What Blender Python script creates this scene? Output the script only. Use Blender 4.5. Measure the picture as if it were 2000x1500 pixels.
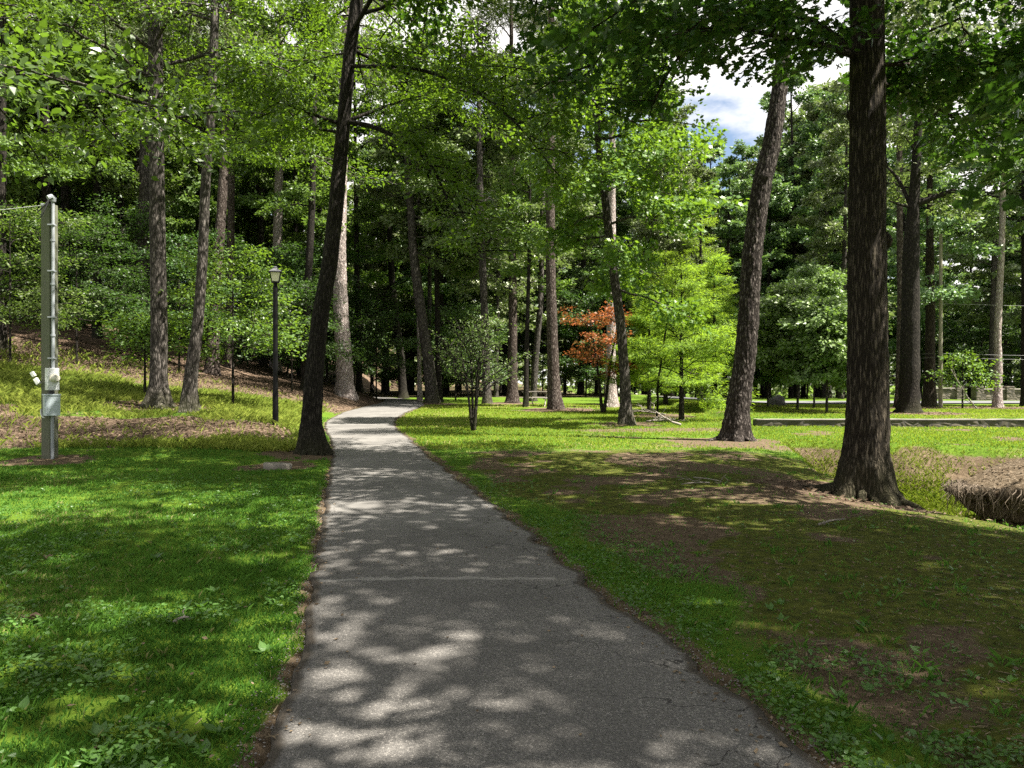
import bpy, bmesh, math, random
import numpy as np
from mathutils import Vector, Matrix

for o in list(bpy.data.objects):
    bpy.data.objects.remove(o)
scene = bpy.context.scene
COL = scene.collection
R = math.radians

# ------------------------------------------------------------------ camera
F, CX, HZ, EYE = 1510.0, 1000.0, 745.0, 1.5
cam_d = bpy.data.cameras.new('camera')
cam = bpy.data.objects.new('camera', cam_d)
COL.objects.link(cam)
cam.location = (0, 0, EYE)
cam.rotation_euler = (R(90) - math.atan(5 / F), 0, 0)
cam_d.sensor_width = 36
cam_d.lens = 36 * F / 2000
cam_d.clip_start = 0.05
cam_d.clip_end = 3000
scene.camera = cam

# ------------------------------------------------------------------ sky, sun, exposure
SUN_EL, SUN_AZ = 60.0, 106.0            # azimuth clockwise from +Y (the view direction)
S = Vector((math.sin(R(SUN_AZ)) * math.cos(R(SUN_EL)), math.cos(R(SUN_AZ)) * math.cos(R(SUN_EL)), math.sin(R(SUN_EL))))
sun_d = bpy.data.lights.new('sun', 'SUN')
sun_d.energy = 5.0
sun_d.angle = R(0.53)
sun_d.color = (1.0, 0.94, 0.84)
sun = bpy.data.objects.new('sun', sun_d)
COL.objects.link(sun)
sun.rotation_euler = S.to_track_quat('Z', 'Y').to_euler()
sun.location = (40, -10, 60)

world = bpy.data.worlds.new('World')
scene.world = world
world.use_nodes = True
nt = world.node_tree
nt.nodes.clear()
N = nt.nodes.new
L = nt.links.new
out = N('ShaderNodeOutputWorld')
bg = N('ShaderNodeBackground')
bg.inputs['Strength'].default_value = 0.05
sky = N('ShaderNodeTexSky')
sky.sky_type = 'NISHITA'
sky.sun_disc = False
sky.sun_elevation = R(SUN_EL)
sky.sun_rotation = R(SUN_AZ)
tc = N('ShaderNodeTexCoord')
mp = N('ShaderNodeMapping')
mp.inputs['Scale'].default_value = (1, 1, 2.2)
mp.inputs['Location'].default_value = (0.9, 0.2, 0.35)
nz = N('ShaderNodeTexNoise')
nz.inputs['Scale'].default_value = 2.3
nz.inputs['Detail'].default_value = 8
nz.inputs['Roughness'].default_value = 0.62
cr = N('ShaderNodeValToRGB')
cr.color_ramp.elements[0].position = 0.38
cr.color_ramp.elements[1].position = 0.52
mx = N('ShaderNodeMix')
mx.data_type = 'RGBA'
mx.inputs['B'].default_value = (6.2, 6.0, 5.8, 1)
L(tc.outputs['Generated'], mp.inputs['Vector'])
L(mp.outputs['Vector'], nz.inputs['Vector'])
L(nz.outputs['Fac'], cr.inputs['Fac'])
L(cr.outputs['Color'], mx.inputs['Factor'])
hsv = N('ShaderNodeHueSaturation')
hsv.inputs['Saturation'].default_value = .95
hsv.inputs['Value'].default_value = .78
L(sky.outputs['Color'], hsv.inputs['Color'])
L(hsv.outputs['Color'], mx.inputs['A'])
L(mx.outputs['Result'], bg.inputs['Color'])
L(bg.outputs['Background'], out.inputs['Surface'])

scene.view_settings.view_transform = 'Standard'
scene.view_settings.look = 'None'
scene.view_settings.exposure = 2.25
scene.view_settings.gamma = 1
cy = scene.cycles
cy.max_bounces = 6
cy.diffuse_bounces = 3
cy.glossy_bounces = 2
cy.transmission_bounces = 4
cy.transparent_max_bounces = 4
cy.use_denoising = False
cy.caustics_reflective = False
cy.caustics_refractive = False

# ------------------------------------------------------------------ helpers
def smooth(a, b, x):
    t = np.clip((np.asarray(x, float) - a) / (b - a), 0, 1)
    return t * t * (3 - 2 * t)

_lat = {}
def vnoise(x, y, scale, seed=0):
    """value noise 0..1"""
    if seed not in _lat:
        _lat[seed] = np.random.default_rng(9000 + seed).random((256, 256))
    g = _lat[seed]
    x = np.asarray(x, float) / scale
    y = np.asarray(y, float) / scale
    xi = np.floor(x).astype(int); yi = np.floor(y).astype(int)
    fx = x - xi; fy = y - yi
    fx = fx * fx * (3 - 2 * fx); fy = fy * fy * (3 - 2 * fy)
    a = g[xi % 256, yi % 256]; b = g[(xi + 1) % 256, yi % 256]
    c = g[xi % 256, (yi + 1) % 256]; d = g[(xi + 1) % 256, (yi + 1) % 256]
    return (a * (1 - fx) + b * fx) * (1 - fy) + (c * (1 - fx) + d * fx) * fy

def fbm(x, y, scale, seed=0):
    return (vnoise(x, y, scale, seed) * .5 + vnoise(x, y, scale * .47, seed + 1) * .3 + vnoise(x, y, scale * .21, seed + 2) * .2)

class MB:
    """collects polygons, builds one mesh object"""
    def __init__(self):
        self.v = []; self.lp = []; self.tot = []; self.rn = []; self.n = 0
    def add(self, v, f, rnd=None):
        v = np.asarray(v, float).reshape(-1, 3); f = np.asarray(f, int)
        if f.ndim == 1: f = f.reshape(1, -1)
        self.v.append(v); self.lp.append((f + self.n).ravel())
        self.tot.append(np.full(len(f), f.shape[1])); self.n += len(v)
        self.rn.append(np.full(len(f), .5) if rnd is None else np.asarray(rnd, float))
    def mesh(self, name, mat, smooth_=False):
        me = bpy.data.meshes.new(name)
        v = np.concatenate(self.v); lp = np.concatenate(self.lp); tot = np.concatenate(self.tot); rn = np.concatenate(self.rn)
        me.vertices.add(len(v)); me.vertices.foreach_set('co', v.astype(np.float32).ravel())
        me.loops.add(len(lp)); me.loops.foreach_set('vertex_index', lp.astype(np.int32))
        me.polygons.add(len(tot))
        st = np.concatenate([[0], np.cumsum(tot)[:-1]])
        me.polygons.foreach_set('loop_start', st.astype(np.int32))
        me.polygons.foreach_set('loop_total', tot.astype(np.int32))
        me.polygons.foreach_set('use_smooth', np.full(len(tot), smooth_))
        at_ = me.attributes.new('rnd', 'FLOAT', 'FACE')
        at_.data.foreach_set('value', rn.astype(np.float32))
        me.update(calc_edges=True)
        if mat: me.materials.append(mat)
        return me
    def build(self, name, mat, parent=None, smooth_=False):
        return link(name, self.mesh(name, mat, smooth_), parent)

def link(name, data, parent=None):
    o = bpy.data.objects.new(name, data)
    COL.objects.link(o)
    if parent is not None: o.parent = parent
    return o

def tag(o, label=None, cat=None, group=None, kind=None):
    if label: o['label'] = label
    if cat: o['category'] = cat
    if group: o['group'] = group
    if kind: o['kind'] = kind
    return o

def thing(name, loc, label, cat, group=None):
    o = bpy.data.objects.new(name, None)
    o.empty_display_size = .2
    COL.objects.link(o)
    o.location = loc
    return tag(o, label, cat, group)

def dup(root, loc, rz=0, sc=(1, 1, 1), label=None, group=None):
    r = root.copy(); COL.objects.link(r)
    r.location = loc; r.rotation_euler = (0, 0, rz); r.scale = sc
    if label: r['label'] = label
    if group: r['group'] = group
    for ch in list(root.children):
        c = ch.copy(); COL.objects.link(c); c.parent = r
        for g in list(ch.children):
            d = g.copy(); COL.objects.link(d); d.parent = c
    return r

def add_box(mb, M, size, bevel=0.0):
    bm = bmesh.new()
    bmesh.ops.create_cube(bm, size=1)
    for v in bm.verts: v.co = Vector((v.co.x * size[0], v.co.y * size[1], v.co.z * size[2]))
    if bevel: bmesh.ops.bevel(bm, geom=list(bm.edges), offset=bevel, segments=2, affect='EDGES', profile=.6)
    add_bm(mb, bm, M)

def add_bm(mb, bm, M):
    bm.verts.index_update()
    v = np.array([(M @ x.co)[:] for x in bm.verts])
    base = mb.n
    mb.v.append(v); mb.n += len(v)
    for f in bm.faces:
        ix = np.array([x.index for x in f.verts]) + base
        mb.lp.append(ix); mb.tot.append(np.array([len(ix)])); mb.rn.append(np.array([.5]))
    bm.free()

def T(x, y, z, rz=0, rx=0, ry=0):
    return Matrix.Translation((x, y, z)) @ Matrix.Rotation(rz, 4, 'Z') @ Matrix.Rotation(ry, 4, 'Y') @ Matrix.Rotation(rx, 4, 'X')

def add_lathe(mb, M, prof, ns=16, cap=True):
    """prof: list of (r, z)"""
    a = np.linspace(0, 2 * np.pi, ns, endpoint=False)
    v = np.concatenate([np.stack([r * np.cos(a), r * np.sin(a), np.full(ns, z)], 1) for r, z in prof])
    v = np.array([(M @ Vector(p))[:] for p in v])
    i = np.arange(ns); j = (i + 1) % ns
    fs = [np.stack([k * ns + i, k * ns + j, (k + 1) * ns + j, (k + 1) * ns + i], 1) for k in range(len(prof) - 1)]
    base = mb.n
    mb.add(v, np.concatenate(fs))
    if cap:
        n = len(prof)
        mb.lp.append(base + i[::-1]); mb.tot.append(np.array([ns])); mb.rn.append(np.array([.5]))
        mb.lp.append(base + (n - 1) * ns + i); mb.tot.append(np.array([ns])); mb.rn.append(np.array([.5]))

def add_tube(mb, pts, rad, ns=8, cap=True):
    pts = np.asarray(pts, float); n = len(pts)
    rad = np.broadcast_to(np.asarray(rad, float), (n,))
    t = np.gradient(pts, axis=0)
    t /= np.linalg.norm(t, axis=1)[:, None] + 1e-9
    ref = np.array([1., 0, 0]) if abs(t[:, 0]).mean() < .8 else np.array([0, 1., 0])
    s = np.cross(t, ref); s /= np.linalg.norm(s, axis=1)[:, None] + 1e-9
    u = np.cross(s, t)
    a = np.linspace(0, 2 * np.pi, ns, endpoint=False)
    v = pts[:, None, :] + rad[:, None, None] * (np.cos(a)[None, :, None] * s[:, None, :] + np.sin(a)[None, :, None] * u[:, None, :])
    i = np.arange(ns); j = (i + 1) % ns
    k = np.arange(n - 1)[:, None] * ns
    f = np.stack([k + i, k + j, k + ns + j, k + ns + i], -1).reshape(-1, 4)
    base = mb.n
    mb.add(v.reshape(-1, 3), f)
    if cap:
        mb.lp.append(base + i[::-1]); mb.tot.append(np.array([ns])); mb.rn.append(np.array([.5]))
        mb.lp.append(base + (n - 1) * ns + i); mb.tot.append(np.array([ns])); mb.rn.append(np.array([.5]))

# ------------------------------------------------------------------ materials
def mat_new(name):
    m = bpy.data.materials.new(name); m.use_nodes = True
    t = m.node_tree; t.nodes.clear()
    o = t.nodes.new('ShaderNodeOutputMaterial')
    return m, t, t.nodes.new, t.links.new, o

def ramp(n, stops):
    r = n('ShaderNodeValToRGB'); e = r.color_ramp.elements
    while len(e) < len(stops): e.new(.5)
    for x, (p, c) in zip(e, stops):
        x.position = p; x.color = (c[0], c[1], c[2], 1) if len(c) == 3 else c
    return r

def mix(n, l, fac, a, b, typ='MIX'):
    m = n('ShaderNodeMix'); m.data_type = 'RGBA'; m.blend_type = typ
    for k, v in (('Factor', fac), ('A', a), ('B', b)):
        if hasattr(v, 'is_linked') or hasattr(v, 'links'): l(v, m.inputs[k])
        elif k == 'Factor': m.inputs[k].default_value = v
        else: m.inputs[k].default_value = (v[0], v[1], v[2], 1)
    return m.outputs['Result']

def noise(n, l, vec, scale, detail=4, rough=.55):
    x = n('ShaderNodeTexNoise'); x.inputs['Scale'].default_value = scale
    x.inputs['Detail'].default_value = detail; x.inputs['Roughness'].default_value = rough
    if vec is not None: l(vec, x.inputs['Vector'])
    return x.outputs['Fac']

def mapped(n, l, coord, scale, loc=(0, 0, 0)):
    t = n('ShaderNodeTexCoord'); m = n('ShaderNodeMapping')
    m.inputs['Scale'].default_value = scale; m.inputs['Location'].default_value = loc
    l(t.outputs[coord], m.inputs['Vector'])
    return m.outputs['Vector']

def math_(n, l, op, a, b=None, clamp=False):
    m = n('ShaderNodeMath'); m.operation = op; m.use_clamp = clamp
    for i, v in enumerate((a, b)):
        if v is None: continue
        if hasattr(v, 'links'): l(v, m.inputs[i])
        else: m.inputs[i].default_value = v
    return m.outputs[0]

def attr(n, name):
    a = n('ShaderNodeAttribute'); a.attribute_name = name
    return a.outputs['Fac']

def leaf_mat(name, dark, light, trans, tfac=.42, gloss=.25, rough=.42, dry=None):
    m, t, n, l, o = mat_new(name)
    r = attr(n, 'rnd')
    oi = n('ShaderNodeObjectInfo')
    c = mix(n, l, r, dark, light)
    if dry: c = mix(n, l, math_(n, l, 'GREATER_THAN', r, .93), c, dry)
    hs = n('ShaderNodeHueSaturation')
    l(c, hs.inputs['Color'])
    l(math_(n, l, 'ADD', math_(n, l, 'MULTIPLY', oi.outputs['Random'], .03), .485), hs.inputs['Hue'])
    l(math_(n, l, 'ADD', math_(n, l, 'MULTIPLY', oi.outputs['Random'], .4), .8), hs.inputs['Value'])
    p = n('ShaderNodeBsdfPrincipled')
    l(hs.outputs['Color'], p.inputs['Base Color'])
    p.inputs['Roughness'].default_value = rough
    p.inputs['Specular IOR Level'].default_value = gloss
    tr = n('ShaderNodeBsdfTranslucent')
    l(mix(n, l, r, [x * .75 for x in trans], trans), tr.inputs['Color'])
    ms = n('ShaderNodeMixShader'); ms.inputs[0].default_value = tfac
    l(p.outputs[0], ms.inputs[1]); l(tr.outputs[0], ms.inputs[2]); l(ms.outputs[0], o.inputs['Surface'])
    return m

def bark_mat(name, dark, mid, light, sc=(14, 14, 3.0), bump=.6, dist=.02, moss=0.0):
    m, t, n, l, o = mat_new(name)
    v = mapped(n, l, 'Object', sc)
    vo = n('ShaderNodeTexVoronoi'); vo.feature = 'DISTANCE_TO_EDGE'; vo.inputs['Scale'].default_value = 1.0
    nzv = n('ShaderNodeTexNoise'); nzv.inputs['Scale'].default_value = .9; nzv.inputs['Detail'].default_value = 3
    l(v, nzv.inputs['Vector'])
    vv = n('ShaderNodeVectorMath'); vv.operation = 'ADD'
    sc_ = n('ShaderNodeVectorMath'); sc_.operation = 'SCALE'; sc_.inputs['Scale'].default_value = 1.9
    l(nzv.outputs['Color'], sc_.inputs[0]); l(v, vv.inputs[0]); l(sc_.outputs[0], vv.inputs[1]); l(vv.outputs[0], vo.inputs['Vector'])
    f1 = math_(n, l, 'MULTIPLY', vo.outputs['Distance'], 2.6, True)
    n2 = noise(n, l, v, 3.5, 6, .7)
    hgt = math_(n, l, 'ADD', math_(n, l, 'MULTIPLY', f1, .7), math_(n, l, 'MULTIPLY', n2, .5))
    rp = ramp(n, [(.18, dark), (.5, mid), (.95, light)])
    l(hgt, rp.inputs['Fac'])
    c = rp.outputs['Color']
    big = noise(n, l, mapped(n, l, 'Object', (1.6, 1.6, .5)), 1.5, 3)
    c = mix(n, l, math_(n, l, 'MULTIPLY', big, .5), c, [x * .55 for x in mid])
    if moss:
        z = n('ShaderNodeTexCoord'); sx = n('ShaderNodeSeparateXYZ'); l(z.outputs['Object'], sx.inputs[0])
        low = math_(n, l, 'MULTIPLY', math_(n, l, 'SUBTRACT', 1.0, math_(n, l, 'MULTIPLY', sx.outputs['Z'], 1.4), True), moss, True)
        c = mix(n, l, math_(n, l, 'MULTIPLY', low, noise(n, l, v, .6, 4)), c, (.07, .075, .03))
    p = n('ShaderNodeBsdfPrincipled')
    l(c, p.inputs['Base Color'])
    p.inputs['Roughness'].default_value = .95; p.inputs['Specular IOR Level'].default_value = .1
    b = n('ShaderNodeBump'); b.inputs['Strength'].default_value = bump; b.inputs['Distance'].default_value = dist
    l(hgt, b.inputs['Height']); l(b.outputs[0], p.inputs['Normal'])
    l(p.outputs[0], o.inputs['Surface'])
    return m

def plain(name, col, rough=.6, metal=0.0, var=.12, scale=12, bump=0.0, stretch=(1, 1, 1)):
    m, t, n, l, o = mat_new(name)
    v = mapped(n, l, 'Object', stretch)
    f = noise(n, l, v, scale, 5, .65)
    c = mix(n, l, f, [x * (1 - var * 2) for x in col], [min(1, x * (1 + var)) for x in col])
    p = n('ShaderNodeBsdfPrincipled'); l(c, p.inputs['Base Color'])
    p.inputs['Roughness'].default_value = rough; p.inputs['Metallic'].default_value = metal
    if bump:
        b = n('ShaderNodeBump'); b.inputs['Strength'].default_value = bump; b.inputs['Distance'].default_value = .01
        l(f, b.inputs['Height']); l(b.outputs[0], p.inputs['Normal'])
    l(p.outputs[0], o.inputs['Surface'])
    return m

M = {}
M['leaf_oak'] = leaf_mat('leaf_oak', (.022, .05, .010), (.045, .09, .018), (.06, .14, .010), .3)
M['leaf_maple'] = leaf_mat('leaf_maple', (.028, .062, .010), (.085, .145, .022), (.17, .30, .014), .38, .4, .38)
M['leaf_bright'] = leaf_mat('leaf_bright', (.05, .10, .018), (.12, .18, .04), (.19, .32, .02), .38, .3, .4)
M['leaf_hickory'] = leaf_mat('leaf_hickory', (.028, .06, .013), (.085, .135, .03), (.15, .27, .02), .35, .45, .34)
M['leaf_forest'] = leaf_mat('leaf_forest', (.034, .066, .015), (.13, .18, .05), (.17, .29, .03), .36, .3, .45)
M['leaf_grey'] = leaf_mat('leaf_grey', (.06, .09, .035), (.19, .22, .10), (.17, .25, .05), .32, .5, .40)
M['leaf_beech'] = leaf_mat('leaf_beech', (.065, .12, .04), (.22, .30, .12), (.20, .33, .05), .32, .3, .42)
M['leaf_shade'] = leaf_mat('leaf_shade', (.014, .032, .008), (.055, .095, .024), (.08, .17, .018), .32, .3, .45)  # understory leaves darkened: the wood's shade is put into the colour
M['leaf_blue'] = leaf_mat('leaf_blue', (.045, .09, .03), (.12, .19, .075), (.17, .29, .05), .32, .4, .4)
M['leaf_cypress'] = leaf_mat('leaf_cypress', (.055, .12, .016), (.21, .32, .04), (.33, .5, .03), .45, .15, .6)
M['leaf_myrtle'] = leaf_mat('leaf_myrtle', (.05, .085, .024), (.14, .18, .06), (.14, .24, .03), .3, .3)
M['leaf_red'] = leaf_mat('leaf_red', (.055, .065, .015), (.50, .14, .05), (.46, .145, .04), .35, .2)
M['needles'] = leaf_mat('needles', (.06, .085, .03), (.15, .18, .08), (.15, .2, .05), .25, .3, .5)
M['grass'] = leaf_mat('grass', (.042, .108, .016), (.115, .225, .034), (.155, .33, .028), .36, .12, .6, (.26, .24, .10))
M['grass_lit'] = leaf_mat('grass_lit', (.09, .14, .018), (.24, .28, .045), (.30, .41, .03), .38, .1, .6, (.36, .32, .13))  # yellower grass, with sunlight put into the colour
M['grass_dry'] = leaf_mat('grass_dry', (.13, .19, .025), (.30, .33, .06), (.36, .4, .07), .4, .15, .6)
M['weeds'] = leaf_mat('weeds', (.04, .10, .016), (.08, .17, .035), (.13, .28, .02), .3, .35, .45)
M['litter'] = leaf_mat('litter', (.05, .036, .024), (.20, .15, .10), (.12, .08, .045), .12, .1, .8)
M['bark_dark'] = bark_mat('bark_dark', (.006, .0055, .005), (.022, .019, .016), (.065, .057, .047), (22, 22, 5), .9, .03, .4)
M['bark_grey'] = bark_mat('bark_grey', (.009, .008, .007), (.042, .037, .032), (.18, .16, .145), (18, 18, 4), .7, .02, .6)
M['bark_oak'] = bark_mat('bark_oak', (.007, .006, .005), (.032, .026, .019), (.12, .10, .075), (26, 26, 3.2), 1.0, .03, .5)
M['bark_pine'] = bark_mat('bark_pine', (.012, .009, .008), (.055, .042, .035), (.20, .17, .15), (17, 17, 4.5), 1.0, .03)
M['bark_scaly'] = bark_mat('bark_scaly', (.007, .006, .005), (.036, .029, .025), (.17, .15, .135), (17, 17, 4.5), 1.0, .03)
M['bark_pale'] = bark_mat('bark_pale', (.07, .055, .05), (.30, .25, .23), (.55, .50, .47), (12, 12, 5), .9, .03)
M['stick'] = plain('stick', (.21, .185, .155), .9, 0, .2, 9)

# ------------------------------------------------------------------ the lie of the land
def hp(Y):
    return 0.35 * smooth(20, 50, Y)

def at_flat(px, py):
    D = np.linspace(1, 80, 8000)
    g = EYE - (py - HZ) / F * D - hp(D)
    k = np.argmax(g <= 0) if (g <= 0).any() else len(D) - 1
    return (px - CX) / F * D[k], D[k]

EDGE = [(1500, 510, 1610), (1400, 548, 1470), (1300, 580, 1352), (1200, 604, 1229), (1100, 617, 1100), (1040, 628, 1027),
        (1000, 634, 975), (950, 641, 911), (900, 650, 847), (880, 651, 824), (856, 645, 796), (840, 636, 775), (826, 634, 769), (817, 648, 775),
        (805, 672, 795), (796, 706, 822), (790, 732, 829), (785, 748, 822), (780, 752, 800)]
_l = np.array([at_flat(a, y) for y, a, b in EDGE]); _r = np.array([at_flat(b, y) for y, a, b in EDGE])
ys_ = _l[:, 1]; xl_ = _l[:, 0]; xr_ = _r[:, 0]
ys_ = np.concatenate([[-10, -2], ys_, [ys_[-1] + 5, ys_[-1] + 10, 200]])
xl_ = np.concatenate([[.1, -.30], xl_, [xl_[-1] - 2.5, xl_[-1] - 7, xl_[-1] - 14]])
xr_ = np.concatenate([[2.9, 2.15], xr_, [xr_[-1] - 2.0, xr_[-1] - 6, xr_[-1] - 13]])
_Y = np.arange(-10, 200, .1)
def _sm(a):
    k = np.exp(-np.linspace(-2, 2, 15) ** 2); k /= k.sum()
    return np.convolve(np.pad(a, 7, 'edge'), k, 'valid')
_XL = _sm(np.interp(_Y, ys_, xl_)); _XR = _sm(np.interp(_Y, ys_, xr_))
def XL(Y): return np.interp(Y, _Y, _XL)
def XR(Y): return np.interp(Y, _Y, _XR)
YEND = _l[-1, 1] + 9

NEAR_Y = [2, 6, 8.9, 9.85, 10.5, 12.6, 14.6, 18, 22.6, 26]
NEAR_X = [11, 7.4, 6.0, 5.7, 5.5, 5.75, 5.75, 6.5, 7.5, 9.0]
FAR_X = [5.4, 6.6, 7.3, 8.9, 10.5, 11.4, 14, 20, 60]
FAR_Y = [23.5, 22.5, 20.2, 18.3, 17.7, 17.2, 16.6, 15, 12]
def creek(X, Y):
    dn = X - np.interp(Y, NEAR_Y, NEAR_X) + (vnoise(X, Y, 1.1, 3) - .5) * .5
    df = np.interp(X, FAR_X, FAR_Y) - Y + (vnoise(X, Y, 1.4, 4) - .5) * .7
    k = smooth(0, .9, dn) * smooth(0, 2.4, df) * smooth(4, 7, Y + X * .3)
    return k
def hbank(X, Y):
    d = XL(Y) - X
    y = np.clip(Y - 14, 0, None)
    a = np.where(y < 28, .06 * y + .002 * y * y, .06 * 28 + .002 * 784 + .10 * (y - 28))
    s = 2 + np.clip(Y - 21, 0, 30) * .32
    f = 1 - np.exp(-np.clip(d - .3, 0, None) / s)
    return (np.minimum(a, 14) * f + .10 * np.clip(d - 6, 0, 50) * smooth(15, 30, Y))
def hterrace(X, Y):
    return .2 * smooth(26.2, 26.6, Y) * smooth(8.0, 8.3, X)
def h(X, Y, micro=True):
    X = np.asarray(X, float); Y = np.asarray(Y, float)
    z = hp(Y) * (1 - smooth(8, 16, X)) + hbank(X, Y) + hterrace(X, Y)
    dn = X - np.interp(Y, NEAR_Y, NEAR_X)
    z = z - .24 * smooth(-2.2, .4, dn) * smooth(6, 9, Y) * (1 - smooth(13, 19, Y)) * smooth(1.5, 4, np.interp(X, FAR_X, FAR_Y) - Y)
    z = z - 1.0 * creek(X, Y) - 1.9 * smooth(56, 130, Y) * smooth(2, 14, X)
    if micro:
        d1 = X - XL(Y); d2 = XR(Y) - X
        inp = smooth(-.05, .12, np.minimum(d1, d2))
        amp = .05 + .10 * smooth(0, 2, creek(X, Y) * 2)
        z = z + (fbm(X, Y, .9, 20) - .5) * amp * (1 - inp) - .07 * inp + (fbm(X, Y, .22, 24) - .5) * .02 * (1 - inp)
    return z

def at(px, py):
    """where the ray through this pixel meets the ground"""
    D = np.linspace(2.5, 200, 20000)
    X = (px - CX) / F * D
    g = EYE - (py - HZ) / F * D - h(X, D, False)
    k = np.argmax(g <= 0) if (g <= 0).any() else len(D) - 1
    return np.array([X[k], D[k], float(h(X[k], D[k]))])
def at_d(px, D):
    X = (px - CX) / F * D
    return np.array([X, D, float(h(X, D))])

# zone weights (what the ground itself is made of)
def zones(X, Y):
    X = np.asarray(X, float); Y = np.asarray(Y, float)
    d = XL(Y) - X; dr = X - XR(Y)
    n1 = fbm(X, Y, 2.2, 30); n2 = fbm(X, Y, .8, 34)
    # leaf mulch: foot of the left bank, and the wood floor
    foot = smooth(15.5, 18.2, Y + (n1 - .5) * 5) * smooth(.2, 1.2, d + (n2 - .5) * 1.0)
    band = 1 - smooth(20.2, 22.5, Y + (n1 - .5) * 6 - np.clip(d - 5, 0, 6) * .2)
    wood = smooth(31, 35, Y + (n1 - .5) * 3 + d * .35) * smooth(-1, 1, d)
    mulch = np.maximum(foot * band, wood)
    patch = foot * smooth(.55, .66, n1) * .8
    mulch = np.maximum(mulch, patch * .5)
    # mulch mounds round trunks
    for (x, y, r) in MOUNDS:
        q = np.hypot(X - x, (Y - y)) + (n2 - .5) * r * .7
        mulch = np.maximum(mulch, 1 - smooth(r * .6, r, q))
    # the far woods are leafy floor
    far = smooth(52, 58, Y) * (1 - smooth(0, 6, X - 16)) * .6
    mulch = np.maximum(mulch, far)
    # bare ground: right of the path under the oak, and along the path edge
    bare = smooth(.35, 1.25, dr + (n1 - .5) * 1.8) * (1 - smooth(15, 19, Y + (n1 - .5) * 5)) * (1 - smooth(0, .6, creek(X, Y)))
    verge = np.maximum(1 - smooth(.02, .14, np.abs(d) + (n2 - .5) * .16), 1 - smooth(.03, .26, np.abs(dr) + (n2 - .5) * .3)) * .9
    lawnpatch = smooth(.60, .72, n1) * smooth(16, 18, Y) * (1 - smooth(30, 34, Y)) * smooth(3, 7, dr) * .8
    # trodden strip by the maple
    strip = np.exp(-((Y - 23.5 - (X - 3) * .1) / 1.0) ** 2) * smooth(.5, 3, X) * (1 - smooth(6, 8, X)) * .9
    dirt = np.clip(np.maximum.reduce([bare, verge, lawnpatch, strip]), 0, 1)
    ck = creek(X, Y)
    dirt = np.maximum(dirt, smooth(.06, .25, ck) * (1 - smooth(.75, .95, ck)) * .85)
    tan = np.exp(-((Y - 37.5 + (n1 - .5) * 1.5) / 1.6) ** 2) * smooth(9, 12, X)
    dirt = np.maximum(dirt, tan)
    moss = smooth(.37, .57, fbm(X, Y, 1.3, 44)) * bare
    for (x, y, r) in BARE:
        q = np.hypot(X - x, Y - y) + (n2 - .5) * r * .8
        dirt = np.maximum(dirt, 1 - smooth(r * .6, r, q))
    return np.clip(mulch, 0, 1), dirt, moss
MOUNDS, BARE = [], []

# ------------------------------------------------------------------ leaves and trees
def tpl(kind):
    if kind == 'quad':
        return np.array([(0, 0, 0), (.30, .42, .07), (0, 1, 0), (-.30, .42, .07)])
    if kind == 'needle':
        return np.array([(-.05, 0, 0), (.05, 0, 0), (.03, 1, 0), (-.03, 1, 0)])
    if kind == 'frond':
        return np.array([(0, 0, 0), (.075, .4, .0), (0, 1, 0), (-.075, .4, .0)])
    if kind == 'leaf':
        return np.array([(0, 0, 0), (.22, .22, .03), (.27, .5, .05), (0, 1, 0), (-.27, .5, .05), (-.22, .22, .03)])
    if kind == 'lobed':
        p = [(0, 0), (.10, .12), (.34, .16), (.18, .34), (.46, .52), (.19, .58), (.22, .86), (0, 1.0)]
        q = [(-x, y) for x, y in p[1:-1]][::-1]
        a = np.array(p + q)
        return np.c_[a, np.abs(a[:, 0]) * .12]
    if kind == 'star':
        p = [(0, .05), (.30, 0), (.20, .22), (.5, .42), (.24, .50), (.26, .72), (.10, .68), (0, 1.0)]
        q = [(-x, y) for x, y in p[1:-1]][::-1]
        a = np.array(p + q)
        return np.c_[a, np.abs(a[:, 0]) * .1]

def leaves(mb, pos, d, nrm, size, kind, rnd):
    tp = tpl(kind)
    d = d / (np.linalg.norm(d, axis=1)[:, None] + 1e-9)
    s = np.cross(d, nrm); s /= np.linalg.norm(s, axis=1)[:, None] + 1e-9
    u = np.cross(s, d)
    v = pos[:, None, :] + size[:, None, None] * (tp[None, :, 0:1] * s[:, None, :] + tp[None, :, 1:2] * d[:, None, :] + tp[None, :, 2:3] * u[:, None, :])
    k = len(tp)
    f = np.arange(len(pos) * k).reshape(-1, k)
    mb.add(v.reshape(-1, 3), f, rnd)

def resample(pts, rad, step):
    pts = np.asarray(pts, float); rad = np.asarray(rad, float)
    s = np.concatenate([[0], np.cumsum(np.linalg.norm(np.diff(pts, axis=0), axis=1))])
    n = max(6, int(s[-1] / step))
    t = np.linspace(0, s[-1], n)
    q = np.stack([np.interp(t, s, pts[:, i]) for i in range(3)], 1); r = np.interp(t, s, rad)
    k = np.array([1, 2, 3, 2, 1.]); k /= k.sum()
    for i in range(3):
        a = np.pad(q[:, i], 2, 'reflect', reflect_type='odd'); q[:, i] = np.convolve(a, k, 'valid')
    return q, r

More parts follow.
